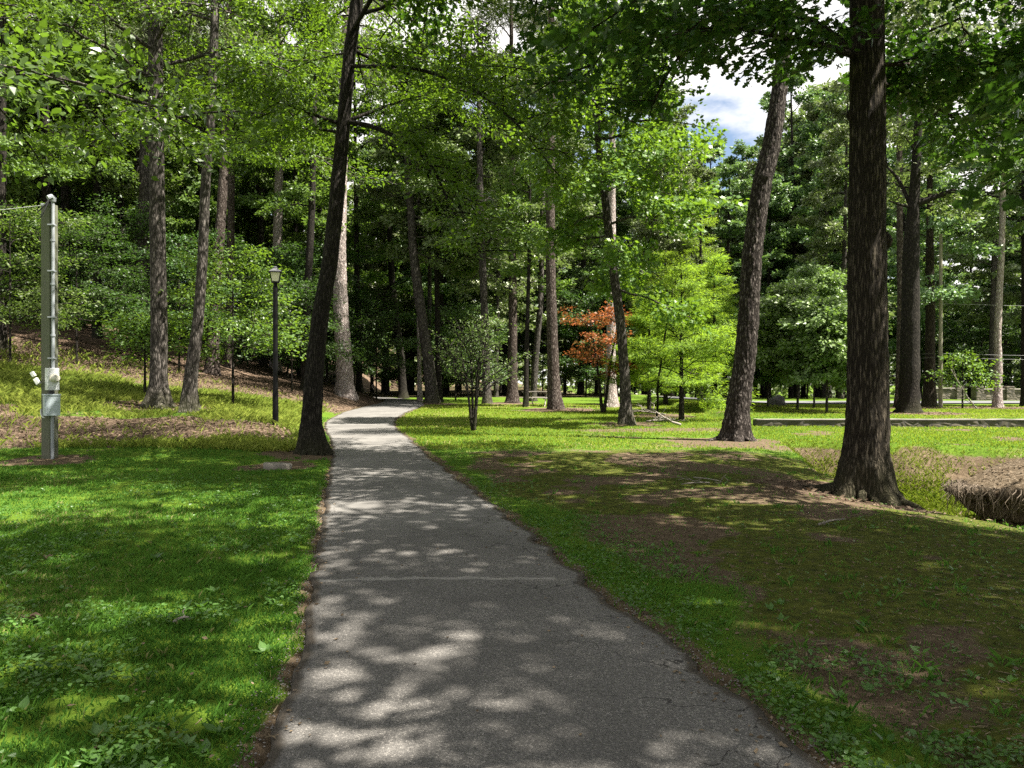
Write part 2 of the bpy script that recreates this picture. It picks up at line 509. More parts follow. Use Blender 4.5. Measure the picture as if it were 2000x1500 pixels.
def add_trunk(mb, pts, rad, rng, ns=16, step=.3, flare=.9, rough=.05, fh=.30, lobes=5, ridge=None):
    q, r = resample(pts, rad, step)
    # finer rings near the foot
    zf = np.array([-.25, 0, .06, .14, .25, .4])
    if ridge: zf = np.concatenate([[-.25], np.arange(0, .5, step)])
    foot = np.stack([np.interp(zf, q[:, 2], q[:, 0]), np.interp(zf, q[:, 2], q[:, 1]), zf], 1)
    keep = q[:, 2] > .55
    q = np.concatenate([foot, q[keep]]); r = np.concatenate([np.full(len(zf), r[0]), r[keep]])
    n = len(q); a = np.linspace(0, 2 * np.pi, ns, endpoint=False)
    ph = rng.random(4) * 6.28
    lob = .55 + .45 * np.cos(lobes * a + ph[0]) * .8 + .25 * np.cos(3 * a + ph[1])
    fl = flare * np.exp(-np.clip(q[:, 2], 0, None) / fh)[:, None] * np.clip(lob, .1, 1.4)[None, :]
    nz_ = rng.normal(0, rough, (n, ns)); nz_ = (nz_ + np.roll(nz_, 1, 1)) * .6
    if ridge:      # bark plates as real relief: (depth, width, length)
        arc = (a[None, :] * np.maximum(r[:, None], r.max() * .6) + .35 * ridge[1] * np.sin(q[:, 2:3] * 5 + ph[3]))
        zz_ = np.repeat(q[:, 2:3], ns, 1)
        b = vnoise(arc, zz_, ridge[1], 140) * .6 + vnoise(arc + 7, zz_ + 3, ridge[1] * .5, 141) * .4
        b1 = vnoise(arc / ridge[1] * ridge[2], zz_, ridge[2], 142) * .6 + vnoise(arc / ridge[1] * ridge[2] * 2, zz_ * 1.6, ridge[2], 143) * .4
        nz_ = nz_ * .3 + (np.abs(b1 - .5) * 2.6 - .35 + (b - .5) * .5) * ridge[0] / r.mean()
    rr = r[:, None] * (1 + fl + nz_ + .04 * np.cos(2 * a + ph[2])[None, :])
    v = q[:, None, :] + np.stack([np.cos(a) * rr, np.sin(a) * rr, np.zeros_like(rr)], -1)
    i = np.arange(ns); j = (i + 1) % ns; k = np.arange(n - 1)[:, None] * ns
    mb.add(v.reshape(-1, 3), np.stack([k + i, k + j, k + ns + j, k + ns + i], -1).reshape(-1, 4))
    return q, r

def prof_round(t): return np.clip(.55 + 1.1 * t - 1.45 * t * t, .15, 1)
def prof_wide(t): return np.clip(1.0 - .55 * t ** 1.6, .2, 1)
def prof_cone(t): return np.clip(1.0 - .93 * t, .06, 1)

def grow(rng, tq, tr, z0, z1, Rad, nl, nleaf, lsize, kind='quad', e0=5, e1=60, droop=.18, prof=prof_round, flat=.3, spray=.38,
         bias=(0, 0), fill=.35, wood=None, sec=7, sidez=None, hang=0.0, tilt=.6, outw=.7, limbr=.32):
    """limbs off the trunk, side branches off the limbs, leaf sprays along them; adds the wood to WOOD and returns leaf arrays"""
    C, Nn, Dd = [], [], []
    for i in range(nl):
        t = (i + rng.random()) / nl
        zb = z0 + (z1 - z0) * t
        bx = np.interp(zb, tq[:, 2], tq[:, 0]); by = np.interp(zb, tq[:, 2], tq[:, 1]); br = np.interp(zb, tq[:, 2], tr)
        az = i * 2.39996 + rng.normal(0, .4)
        w = np.array([math.cos(az) + bias[0], math.sin(az) + bias[1]])
        k = np.linalg.norm(w); az = math.atan2(w[1], w[0])
        Ln = Rad * float(prof(np.array(t))) * (.7 + .5 * rng.random()) * min(1.35, max(.45, k))
        el = R(e0 + (e1 - e0) * t + rng.normal(0, 7))
        s = np.linspace(0, 1, 8)
        wig = np.cumsum(rng.normal(0, .035, (8, 3)), 0) * Ln; wig[0] = 0
        hx = s * Ln * math.cos(el); zz = Ln * (s * math.sin(el) - droop * s * s)
        P = np.stack([bx + hx * math.cos(az), by + hx * math.sin(az), zb + zz], 1) + wig
        if wood is not None:
            r0 = min(br * .6, max(.012, limbr * .1 * (Ln / 3) ** .8 + .01))
            add_tube(wood, P, r0 * (1 - .85 * s) + .004, 6, False)
        m = max(2, int(sec * (.5 + .5 * Ln / Rad)))
        for j in range(m):
            sj = .22 + .78 * (j + rng.random()) / m
            p0 = np.array([np.interp(sj, s, P[:, c]) for c in range(3)])
            side = 1 if j % 2 else -1
            a2 = az + side * R(rng.uniform(28, 75)) * (1 - .5 * (sj > .9))
            L2 = Ln * (.20 + .30 * rng.random()) * (1.15 - .5 * sj) + .25
            e2 = el * .4 + R(rng.normal(0, 12))
            s2 = np.linspace(0, 1, 5)
            Q = np.stack([p0[0] + s2 * L2 * math.cos(a2) * math.cos(e2), p0[1] + s2 * L2 * math.sin(a2) * math.cos(e2),
                          p0[2] + L2 * (s2 * math.sin(e2) - (droop + hang) * s2 * s2)], 1)
            if wood is not None:
                add_tube(wood, Q, (.012 + .006 * L2) * (1 - .75 * s2) + .002, 4, False)
            ks = max(2, int(L2 / (spray * .8)))
            for q in range(ks):
                tq_ = .25 + .75 * (q + rng.random()) / ks
                c = np.array([np.interp(tq_, s2, Q[:, x]) for x in range(3)])
                C.append(c + rng.normal(0, spray * .25, 3) * (1, 1, .6))
                Nn.append((rng.normal(0, flat), rng.normal(0, flat), 1))
                Dd.append((math.cos(a2), math.sin(a2), 0))
    C = np.array(C); Nn = np.array(Nn); Dd = np.array(Dd)
    Nn /= np.linalg.norm(Nn, axis=1)[:, None]
    ix = rng.integers(0, len(C), nleaf)
    c = C[ix]; nn = Nn[ix]; dd = Dd[ix]
    rr = spray * np.sqrt(rng.random(nleaf)) * 1.25; an = rng.random(nleaf) * 2 * np.pi
    u = np.cross(nn, dd); u /= np.linalg.norm(u, axis=1)[:, None] + 1e-9
    d0 = np.cross(u, nn)
    radial = np.cos(an)[:, None] * d0 + np.sin(an)[:, None] * u
    pos = c + radial * rr[:, None] * np.array([1, 1, 1.]) + nn * rng.normal(0, spray * .22, nleaf)[:, None]
    ld = radial * .6 + dd * .6 + rng.normal(0, .45, (nleaf, 3)) + np.array([0, 0, -.15 - hang])
    ax = np.stack([np.interp(pos[:, 2], tq[:, 2], tq[:, 0]), np.interp(pos[:, 2], tq[:, 2], tq[:, 1])], 1)
    ow = pos[:, :2] - ax; ow /= np.linalg.norm(ow, axis=1)[:, None] + .3
    ln = nn + rng.normal(0, tilt, (nleaf, 3)) + np.c_[ow * outw, np.zeros(nleaf)]
    sz = lsize * rng.uniform(.45, 1.3, nleaf)
    # per-spray tone plus per-leaf tone
    tone = np.clip(rng.random(len(C))[ix] * .55 + rng.random(nleaf) * .5, 0, 1)
    return pos, ld, ln, sz, tone

def tree(name, base, label, cat='tree', group=None, px=None, widths=None, ztop=15, bark='bark_grey', leaf='leaf_forest', crown=None,
         seed=1, flare=.9, ns=16, lean=(0, 0), r0=None, rtop=.25, rough=.05, crowns=None, mound=None, knobs=None, extra=None, fh=.3, ridge=None, roots=0):
    rng = np.random.default_rng(seed)
    P = np.array(base, float); D = P[1]
    if px:
        pts = [(0, 0, 0)] + [((x - CX) / F * D - P[0], 0, EYE - (y - HZ) / F * D - P[2]) for x, y in px]
        rad = [w / F * D / 2 for w in widths]
        rad = list(np.interp(np.linspace(0, 1, len(pts)), np.linspace(0, 1, len(rad)), rad))
    else:
        pts = [(0, 0, 0), (lean[0] * ztop * .5, lean[1] * ztop * .5, ztop * .5)]; rad = [r0, r0 * .75]
    if ztop > pts[-1][2] + .3:
        if len(pts) > 1 and px:
            a = np.array(pts[-1]); b = np.array(pts[-2])
            dr_ = (a - b) / max(.3, (a - b)[2]) * .5; dz = ztop - a[2]
            pts.append((a[0] + dr_[0] * dz, lean[1] * dz, ztop))
        else:
            pts.append((lean[0] * ztop, lean[1] * ztop, ztop))
        rad = list(rad) + [rad[-1] * rtop]
    root = thing(name, P, label, cat, group)
    wood = MB()
    tq, tr = add_trunk(wood, pts, rad, rng, ns, .06 if ridge else .3, flare, rough, fh, ridge=ridge)
    if roots:
        for q_ in range(roots):
            az = q_ * 6.283 / roots + rng.normal(0, .3); Lr = rad[0] * rng.uniform(2.2, 4.2); tt = np.linspace(0, 1, 9)
            wob = np.cumsum(rng.normal(0, .05, 9)); a_ = az + wob
            rr_ = rad[0] * .55 + (Lr - rad[0] * .55) * tt
            gx_ = P[0] + rr_ * np.cos(a_); gy_ = P[1] + rr_ * np.sin(a_)
            zz_ = h(gx_, gy_) - P[2] + rad[0] * .62 * (1 - tt) ** 2.4 - .035 * tt - .02
            add_tube(wood, np.stack([gx_ - P[0], gy_ - P[1], zz_], 1), rad[0] * (.22 * (1 - tt) ** 1.2 + .05), 8, False)
    if knobs:
        for (kx, ky, kr) in knobs:
            X = (kx - CX) / F * D - P[0]; Z = EYE - (ky - HZ) / F * D - P[2]
            add_lathe(wood, T(X, -.02, Z), [(kr * .25, -kr * 1.5), (kr * .8, -kr * .8), (kr, 0), (kr * .7, kr * .8), (kr * .2, kr * 1.4)], 9)
    if extra:
        for pl, ra in extra:     # limbs drawn by hand: [(px,py,depth offset)...]
            q = np.array([((x - CX) / F * (D + dy) - P[0], dy, EYE - (y - HZ) / F * (D + dy) - P[2]) for x, y, dy in pl])
            q, rr = resample(q, np.linspace(ra[0], ra[1], len(q)), .25)
            add_tube(wood, q, rr, 8, False)
    lm = MB()
    for cw in ([crown] if crown else []) + (crowns or []):
        cw = dict(cw); kd = cw.pop('kind', 'quad')
        if 'along' in cw:
            pl = cw.pop('along')
            q = np.array([((x - CX) / F * (D + dy) - P[0], dy, EYE - (y - HZ) / F * (D + dy) - P[2]) for x, y, dy in pl])
            a = limb_leaves(rng, q, wood=wood, **cw)
        else:
            a = grow(rng, tq, tr, wood=wood, **cw)
        leaves(lm, a[0], a[1], a[2], a[3], kd, a[4])
    wood.build('trunk', M[bark], root, True)
    if lm.n: lm.build('crown', M[leaf], root)
    if mound: MOUNDS.append((P[0], P[1], mound))
    return root

def limb_leaves(rng, q, nleaf, lsize, wid=1.6, spray=.34, wood=None, flat=.3, start=.15, droop=.12, n2=14, hang=0.0):
    """side twigs and leaf sprays along one given limb"""
    s = np.concatenate([[0], np.cumsum(np.linalg.norm(np.diff(q, axis=0), axis=1))]); s /= s[-1]
    C, Dd = [], []
    for j in range(n2):
        sj = start + (1 - start) * (j + rng.random()) / n2
        p = np.array([np.interp(sj, s, q[:, c]) for c in range(3)])
        p2 = np.array([np.interp(min(1, sj + .05), s, q[:, c]) for c in range(3)])
        t = p2 - p; az = math.atan2(t[1], t[0]) if np.hypot(t[0], t[1]) > .02 else rng.random() * 6.28
        a2 = az + (1 if j % 2 else -1) * R(rng.uniform(30, 85))
        L2 = wid * rng.uniform(.5, 1.15)
        s2 = np.linspace(0, 1, 5)
        Q = np.stack([p[0] + s2 * L2 * math.cos(a2), p[1] + s2 * L2 * math.sin(a2), p[2] + L2 * (rng.normal(.05, .12) * s2 - droop * s2 * s2)], 1)
        if wood is not None: add_tube(wood, Q, .014 * (1 - .8 * s2) + .002, 4, False)
        for k in range(max(3, int(L2 / (spray * .7)))):
            f = rng.uniform(.1, 1.05)
            C.append([np.interp(f, s2, Q[:, x]) + rng.normal(0, spray * .2) for x in range(3)]); Dd.append((math.cos(a2), math.sin(a2), -.1))
    C = np.array(C); Dd = np.array(Dd)
    ix = rng.integers(0, len(C), nleaf)
    an = rng.random(nleaf) * 6.283; rr = spray * np.sqrt(rng.random(nleaf))
    rad = np.stack([np.cos(an), np.sin(an), rng.normal(0, .25, nleaf)], 1)
    pos = C[ix] + rad * rr[:, None] + np.stack([np.zeros(nleaf), np.zeros(nleaf), rng.normal(0, spray * .2, nleaf) - hang * rng.random(nleaf)], 1)
    ld = rad * .6 + Dd[ix] * .7 + rng.normal(0, .4, (nleaf, 3)) + np.array([0, 0, -.2])
    ln = np.array([0, 0, 1.]) + rng.normal(0, .4, (nleaf, 3))
    return pos, ld, ln, lsize * rng.uniform(.65, 1.25, nleaf), np.clip(rng.random(len(C))[ix] * .5 + rng.random(nleaf) * .5, 0, 1)

def pine_crown(**k):
    d = dict(kind='needle', e0=0, e1=45, droop=.05, prof=prof_round, flat=.9, spray=.45, sec=6)
    d.update(k); return d

# ------------------------------------------------------------------ ground
for (x, y, r) in [(690, 779, 3.0), (1690, 968, 2.0), (310, 795, 2.2), (1000, 788, 2.0), (1084, 801, 2.2), (1948, 797, 2.5), (1775, 807, 2.6), (843, 789, 1.8), (1193, 790, 1.6)]:
    p = at(x, y); MOUNDS.append((p[0], p[1], r))
for (x, y, r) in [(1223, 829, 1.6), (1415, 862, 1.9), (600, 888, 1.3), (92, 900, 1.0), (540, 912, .9), (1290, 812, 1.8)]:
    p = at(x, y); BARE.append((p[0], p[1], r))

def ground_mat():
    m, t, n, l, o = mat_new('ground')
    v = mapped(n, l, 'Object', (1, 1, 1))
    nA = noise(n, l, v, .8, 6, .6); nB = noise(n, l, v, 9, 5, .65); nC = noise(n, l, v, 45, 4, .7)
    # grass sward
    g = ramp(n, [(.25, (.045, .08, .010)), (.5, (.085, .15, .014)), (.75, (.16, .21, .026))]); l(math_(n, l, 'ADD', math_(n, l, 'MULTIPLY', nA, .5), math_(n, l, 'MULTIPLY', nB, .5)), g.inputs['Fac'])
    gr = mix(n, l, math_(n, l, 'MULTIPLY', nC, .6), g.outputs['Color'], (.03, .045, .008))
    # bare earth
    d = ramp(n, [(.25, (.045, .032, .020)), (.5, (.095, .07, .045)), (.8, (.20, .155, .105))]); l(math_(n, l, 'ADD', math_(n, l, 'MULTIPLY', nB, .6), math_(n, l, 'MULTIPLY', nC, .4)), d.inputs['Fac'])
    # leaf mulch
    vo = n('ShaderNodeTexVoronoi'); vo.inputs['Scale'].default_value = 17; l(v, vo.inputs['Vector'])
    sp = n('ShaderNodeSeparateColor'); l(vo.outputs['Color'], sp.inputs[0])
    mu = ramp(n, [(.0, (.05, .036, .025)), (.5, (.105, .076, .054)), (1, (.20, .15, .105))]); l(sp.outputs[0], mu.inputs['Fac'])
    muc = mix(n, l, math_(n, l, 'MULTIPLY', nC, .7), mu.outputs['Color'], (.07, .045, .03))
    mo = ramp(n, [(.3, (.03, .038, .010)), (.7, (.10, .11, .02))]); l(nB, mo.inputs['Fac'])
    def edge(a, lo=.32, hi=.68):
        x = math_(n, l, 'ADD', attr(n, a), math_(n, l, 'MULTIPLY', math_(n, l, 'SUBTRACT', math_(n, l, 'ADD', math_(n, l, 'MULTIPLY', nB, .6), math_(n, l, 'MULTIPLY', nC, .4)), .5), 1.1))
        mr = n('ShaderNodeMapRange'); mr.interpolation_type = 'SMOOTHSTEP'
        mr.inputs['From Min'].default_value = lo; mr.inputs['From Max'].default_value = hi
        l(x, mr.inputs['Value']); return mr.outputs[0]
    dm = mix(n, l, edge('w_moss'), d.outputs['Color'], mo.outputs['Color'])
    c = mix(n, l, edge('w_dirt'), gr, dm)
    c = mix(n, l, edge('w_mulch'), c, muc)
    p = n('ShaderNodeBsdfPrincipled'); l(c, p.inputs['Base Color'])
    p.inputs['Roughness'].default_value = 1; p.inputs['Specular IOR Level'].default_value = .05
    b = n('ShaderNodeBump'); b.inputs['Strength'].default_value = 1; b.inputs['Distance'].default_value = .045
    l(math_(n, l, 'ADD', nB, math_(n, l, 'MULTIPLY', nC, .5)), b.inputs['Height']); l(b.outputs[0], p.inputs['Normal'])
    l(p.outputs[0], o.inputs['Surface'])
    return m

def axis(*seg):
    out_ = []
    for a, b, s in seg: out_.append(np.arange(a, b, s))
    out_.append([seg[-1][1]])
    return np.concatenate(out_)
gx = axis((-400, -120, 20), (-120, -40, 4), (-40, -14, .5), (-14, 14, .12), (14, 40, .5), (40, 120, 4), (120, 400, 20))
gy = axis((-60, -10, 3), (-10, 2, .5), (2, 26, .12), (26, 60, .35), (60, 140, 2.5), (140, 600, 20))
GX, GY = np.meshgrid(gx, gy)
GZ = h(GX, GY)
mb = MB()
nx, ny = len(gx), len(gy)
i = np.arange(nx - 1); k = np.arange(ny - 1)[:, None] * nx
mb.add(np.stack([GX, GY, GZ], -1).reshape(-1, 3), np.stack([k + i, k + i + 1, k + nx + i + 1, k + nx + i], -1).reshape(-1, 4))
ground = mb.build('ground', ground_mat(), None, True)
for nm, w in zip(('w_mulch', 'w_dirt', 'w_moss'), zones(GX, GY)):
    a = ground.data.attributes.new(nm, 'FLOAT', 'POINT')
    a.data.foreach_set('value', w.astype(np.float32).ravel())
tag(ground, 'park ground of lawn, bare earth, mulch and the eroded creek bed', None, None, 'structure')

# ------------------------------------------------------------------ the path
def asphalt():
    m, t, n, l, o = mat_new('asphalt')
    v = mapped(n, l, 'Object', (1, 1, 1))
    tc = n('ShaderNodeTexCoord'); sx = n('ShaderNodeSeparateXYZ'); l(tc.outputs['Object'], sx.inputs[0])
    vo = n('ShaderNodeTexVoronoi'); vo.inputs['Scale'].default_value = 125; l(v, vo.inputs['Vector'])
    sp = n('ShaderNodeSeparateColor'); l(vo.outputs['Color'], sp.inputs[0])
    st = ramp(n, [(.0, (.085, .08, .074)), (.6, (.135, .127, .117)), (.85, (.175, .165, .15)), (1, (.29, .27, .245))]); l(sp.outputs[0], st.inputs['Fac'])
    gap = math_(n, l, 'MULTIPLY', vo.outputs['Distance'], 1.0, True)
    rough_c = mix(n, l, math_(n, l, 'MULTIPLY', gap, .6), st.outputs['Color'], (.045, .043, .04))
    fine = noise(n, l, v, 120, 4, .7); big = noise(n, l, v, .9, 5, .6); mid = noise(n, l, v, 5, 5, .6)
    sm = ramp(n, [(.3, (.09, .086, .08)), (.7, (.17, .162, .15))]); l(math_(n, l, 'ADD', math_(n, l, 'MULTIPLY', fine, .55), math_(n, l, 'MULTIPLY', mid, .45)), sm.inputs['Fac'])
    # older coarse paving gives way to smoother paving beyond a seam about 7.6 m out
    yy = math_(n, l, 'ADD', sx.outputs['Y'], math_(n, l, 'MULTIPLY', sx.outputs['X'], .35))
    yy = math_(n, l, 'ADD', yy, math_(n, l, 'MULTIPLY', mid, .12))
    mr = n('ShaderNodeMapRange'); mr.inputs['From Min'].default_value = 6.9; mr.inputs['From Max'].default_value = 7.9; l(yy, mr.inputs['Value'])
    c = mix(n, l, mr.outputs[0], rough_c, sm.outputs['Color'])
    bb = n('ShaderNodeMapRange'); bb.interpolation_type = 'SMOOTHSTEP'; bb.inputs['From Min'].default_value = .42; bb.inputs['From Max'].default_value = .62; l(big, bb.inputs['Value'])
    c = mix(n, l, math_(n, l, 'MULTIPLY', bb.outputs[0], .45), c, (.06, .057, .053))
    jn = math_(n, l, 'ABSOLUTE', math_(n, l, 'SUBTRACT', math_(n, l, 'ADD', math_(n, l, 'ADD', sx.outputs['Y'], math_(n, l, 'MULTIPLY', sx.outputs['X'], -.03)), math_(n, l, 'MULTIPLY', mid, .22)), 5.90))
    jn = math_(n, l, 'MULTIPLY', math_(n, l, 'MULTIPLY', math_(n, l, 'LESS_THAN', jn, .032), math_(n, l, 'LESS_THAN', sx.outputs['X'], .32)), math_(n, l, 'MULTIPLY', fine, 1.0))
    c = mix(n, l, math_(n, l, 'MULTIPLY', jn, .9), c, (.30, .285, .26))
    # cracks, mostly along the right side
    wv = n('ShaderNodeVectorMath'); wv.operation = 'ADD'
    ns = n('ShaderNodeTexNoise'); ns.inputs['Scale'].default_value = 2.2; ns.inputs['Detail'].default_value = 5; l(v, ns.inputs['Vector'])
    l(v, wv.inputs[0]); l(ns.outputs['Color'], wv.inputs[1])
    ck = n('ShaderNodeTexVoronoi'); ck.feature = 'DISTANCE_TO_EDGE'; ck.inputs['Scale'].default_value = 1.15; l(wv.outputs[0], ck.inputs['Vector'])
    line = math_(n, l, 'LESS_THAN', ck.outputs['Distance'], .006)
    line = math_(n, l, 'MULTIPLY', line, attr(n, 'w_edge'))
    line = math_(n, l, 'MULTIPLY', line, math_(n, l, 'GREATER_THAN', mid, .44))
    c = mix(n, l, math_(n, l, 'MULTIPLY', line, .85), c, (.015, .013, .012))
    # earth worked in along both margins
    ed = math_(n, l, 'SUBTRACT', math_(n, l, 'ADD', attr(n, 'w_rim'), math_(n, l, 'MULTIPLY', mid, .7)), .62, True)
    c = mix(n, l, math_(n, l, 'MULTIPLY', ed, 2.2, True), c, (.045, .037, .028))
    p = n('ShaderNodeBsdfPrincipled'); l(c, p.inputs['Base Color'])
    p.inputs['Roughness'].default_value = .85; p.inputs['Specular IOR Level'].default_value = .3
    b = n('ShaderNodeBump'); b.inputs['Strength'].default_value = .8; b.inputs['Distance'].default_value = .006
    l(math_(n, l, 'SUBTRACT', math_(n, l, 'SUBTRACT', 1, math_(n, l, 'MULTIPLY', gap, math_(n, l, 'SUBTRACT', 1, mr.outputs[0]))), line), b.inputs['Height']); l(b.outputs[0], p.inputs['Normal'])
    l(p.outputs[0], o.inputs['Surface'])
    return m
py_ = np.concatenate([np.arange(-8, 14, .05), np.arange(14, YEND, .25)])
u = np.concatenate([[-.012, 0], np.linspace(.01, .99, 36), [1, 1.012]])
Yg, Ug = np.meshgrid(py_, u, indexing='ij')
jl = (vnoise(py_, 0 * py_, .22, 71) - .5) * .07 + (vnoise(py_, 0 * py_, .07, 72) - .5) * .03
jr = (vnoise(py_, 0 * py_ + 9, .30, 73) - .5) * .12 + (vnoise(py_, 0 * py_ + 9, .08, 74) - .5) * .05
xl = XL(py_) + jl; xr = XR(py_) + jr
Xg = xl[:, None] * (1 - Ug) + xr[:, None] * Ug
crown_ = .02 * (1 - (2 * Ug - 1) ** 2)
Zg = hp(Yg) + .012 + crown_ + (fbm(Xg, Yg, 1.5, 75) - .5) * .015
Zg[:, 0] -= .09; Zg[:, -1] -= .09
mb = MB(); nr, nc = Yg.shape
i = np.arange(nc - 1); k = np.arange(nr - 1)[:, None] * nc
mb.add(np.stack([Xg, Yg, Zg], -1).reshape(-1, 3), np.stack([k + i, k + i + 1, k + nc + i + 1, k + nc + i], -1).reshape(-1, 4))
path = mb.build('path', asphalt(), None, True)
w = Ug.clip(0, 1)
for nm, val in (('w_edge', smooth(.55, .85, w)), ('w_rim', np.maximum(1 - smooth(0, .035, w), smooth(.955, 1, w)))):
    a = path.data.attributes.new(nm, 'FLOAT', 'POINT'); a.data.foreach_set('value', val.astype(np.float32).ravel())
tag(path, 'narrow asphalt path curving left through the park', None, None, 'structure')

# road beyond the lawn on the right
mb = MB()
rx = np.arange(9, 90, .5)
a0 = 44.2 + (rx - 9) * .02; a1 = a0 + 5.2
z0_ = h(rx, a0, False) + .055; z1_ = h(rx, a1, False) + .055
v = np.concatenate([np.stack([rx, a0, z0_], 1), np.stack([rx, a1, z1_], 1)]); k = np.arange(len(rx) - 1); q = len(rx)
mb.add(v, np.stack([k, k + 1, k + q + 1, k + q], 1))
tag(mb.build('road', plain('road_asphalt', (.095, .095, .10), .9, 0, .08, 3)), 'grey road running across behind the low wall', None, None, 'structure')

# ------------------------------------------------------------------ walls
stone_m = None
def stone(name, sc=(3.2, 3.2, 6.0), tone=(.12, .10, .08)):
    m, t, n, l, o = mat_new(name)
    v = mapped(n, l, 'Object', sc)
    vo = n('ShaderNodeTexVoronoi'); vo.inputs['Scale'].default_value = 1; l(v, vo.inputs['Vector'])
    ve = n('ShaderNodeTexVoronoi'); ve.feature = 'DISTANCE_TO_EDGE'; ve.inputs['Scale'].default_value = 1; l(v, ve.inputs['Vector'])
    sp = n('ShaderNodeSeparateColor'); l(vo.outputs['Color'], sp.inputs[0])
    c = mix(n, l, sp.outputs[0], [x * .6 for x in tone], [x * 1.6 for x in tone])
    f = noise(n, l, mapped(n, l, 'Object', (1, 1, 1)), 7, 6, .7)
    c = mix(n, l, math_(n, l, 'MULTIPLY', f, .6), c, (.07, .065, .04))
    c = mix(n, l, math_(n, l, 'LESS_THAN', ve.outputs['Distance'], .05), c, (.06, .055, .05))
    p = n('ShaderNodeBsdfPrincipled'); l(c, p.inputs['Base Color']); p.inputs['Roughness'].default_value = .95
    b = n('ShaderNodeBump'); b.inputs['Strength'].default_value = .7; b.inputs['Distance'].default_value = .03
    l(math_(n, l, 'MULTIPLY', ve.outputs['Distance'], 3, True), b.inputs['Height']); l(b.outputs[0], p.inputs['Normal'])
    l(p.outputs[0], o.inputs['Surface'])
    return m
def low_wall():
    a = at(1478, 833); b = np.array([26.0, a[1] - .25, 0.0])
    root = thing('low_wall', (a[0], a[1], 0), 'long low stone wall with a pale cap, edging the sunlit lawn across the creek', 'wall')
    n = 60; t = np.linspace(0, 1, n)
    rng = np.random.default_rng(5)
    def strip(y0, y1, zb, zt, jit):
        X = t * (b[0] - a[0]); Y = t * (b[1] - a[1])
        zt_ = zt + rng.normal(0, jit, n); f = rng.normal(0, jit, n)
        P = np.stack([np.stack([X, Y + y0 + f, np.full(n, zb)], 1), np.stack([X, Y + y0 + f, zt_], 1), np.stack([X, Y + y1, zt_], 1), np.stack([X, Y + y1, np.full(n, zb)], 1)], 1)
        k = np.arange(n - 1)[:, None] * 4; j = np.arange(3)
        mb = MB(); mb.add(P.reshape(-1, 3), np.stack([k + j, k + 4 + j, k + 5 + j, k + 1 + j], -1).reshape(-1, 4))
        mb.add(P[0], [0, 1, 2, 3]); mb.add(P[-1], [3, 2, 1, 0])
        return mb
    strip(0, .42, -.4, .235, .012).build('wall_body', stone('wall_stone', tone=(.06, .05, .035)), root)
    strip(-.02, .44, .238, .262, .005).build('cap', plain('wall_cap', (.17, .155, .13), .9, 0, .2, 6, .3), root)
low_wall()
def far_wall(x0, x1, D, zt, lab, pill):
    p0 = at_d(x0, D); p1 = at_d(x1, D); zb = min(p0[2], p1[2]) - .3; zg = p0[2]
    root = thing('stone_wall', p0, lab, 'wall')
    mb = MB(); add_box(mb, T((p1[0] - p0[0]) / 2, 0, (zb + zg + zt) / 2 - p0[2]), (p1[0] - p0[0], .4, zg + zt - zb), .03)
    mb.build('wall_body', stone('far_wall_stone'), root)
    mb = MB(); add_box(mb, T((p1[0] - p0[0]) / 2, 0, zg + zt + .043 - p0[2]), (p1[0] - p0[0], .5, .08), .02)
    mb.build('cap', M['capstone'], root)
    for px in pill:
        q = at_d(px, D) - p0
        mb = MB(); add_box(mb, T(q[0], -.02, (zt + .25) / 2 - .1), (.55, .62, zt + .45), .03); mb.build('pillar', stone('pillar_stone'), root)
M['capstone'] = plain('capstone', (.30, .27, .24), .9, 0, .2, 5)
far_wall(1909, 2120, 53, .72, 'brown stone wall with a pillar beyond the road, behind the bent pine', [1909, 1968])
far_wall(1822, 1872, 56, .75, 'short brown stone wall beyond the road, behind the wooden utility pole', [1871])

# ------------------------------------------------------------------ hero trees (bases read off their feet)
B = {}
B['oak'] = at(1690, 972)
B['leanpine'] = at(1434, 861)
B['darkmaple'] = at(607, 886)
B['t1'] = at(310, 795)
B['t2'] = at(367, 806)
B['palepine'] = at(675, 775)
B['midmaple'] = at(1223, 829)
MOUNDS += [(B['palepine'][0] + .4, B['palepine'][1] - 1.5, 3.2), (B['oak'][0] + .2, B['oak'][1], 2.0), (B['t1'][0], B['t1'][1], 2.2)]
BARE += [(B['midmaple'][0], B['midmaple'][1], 1.8), (B['leanpine'][0] - .5, B['leanpine'][1], 2.2), (B['darkmaple'][0] - .3, B['darkmaple'][1], 1.5),
         (at(92, 895)[0] + .1, at(92, 895)[1] - .4, 1.0), (at(540, 910)[0], at(540, 910)[1], .9)]

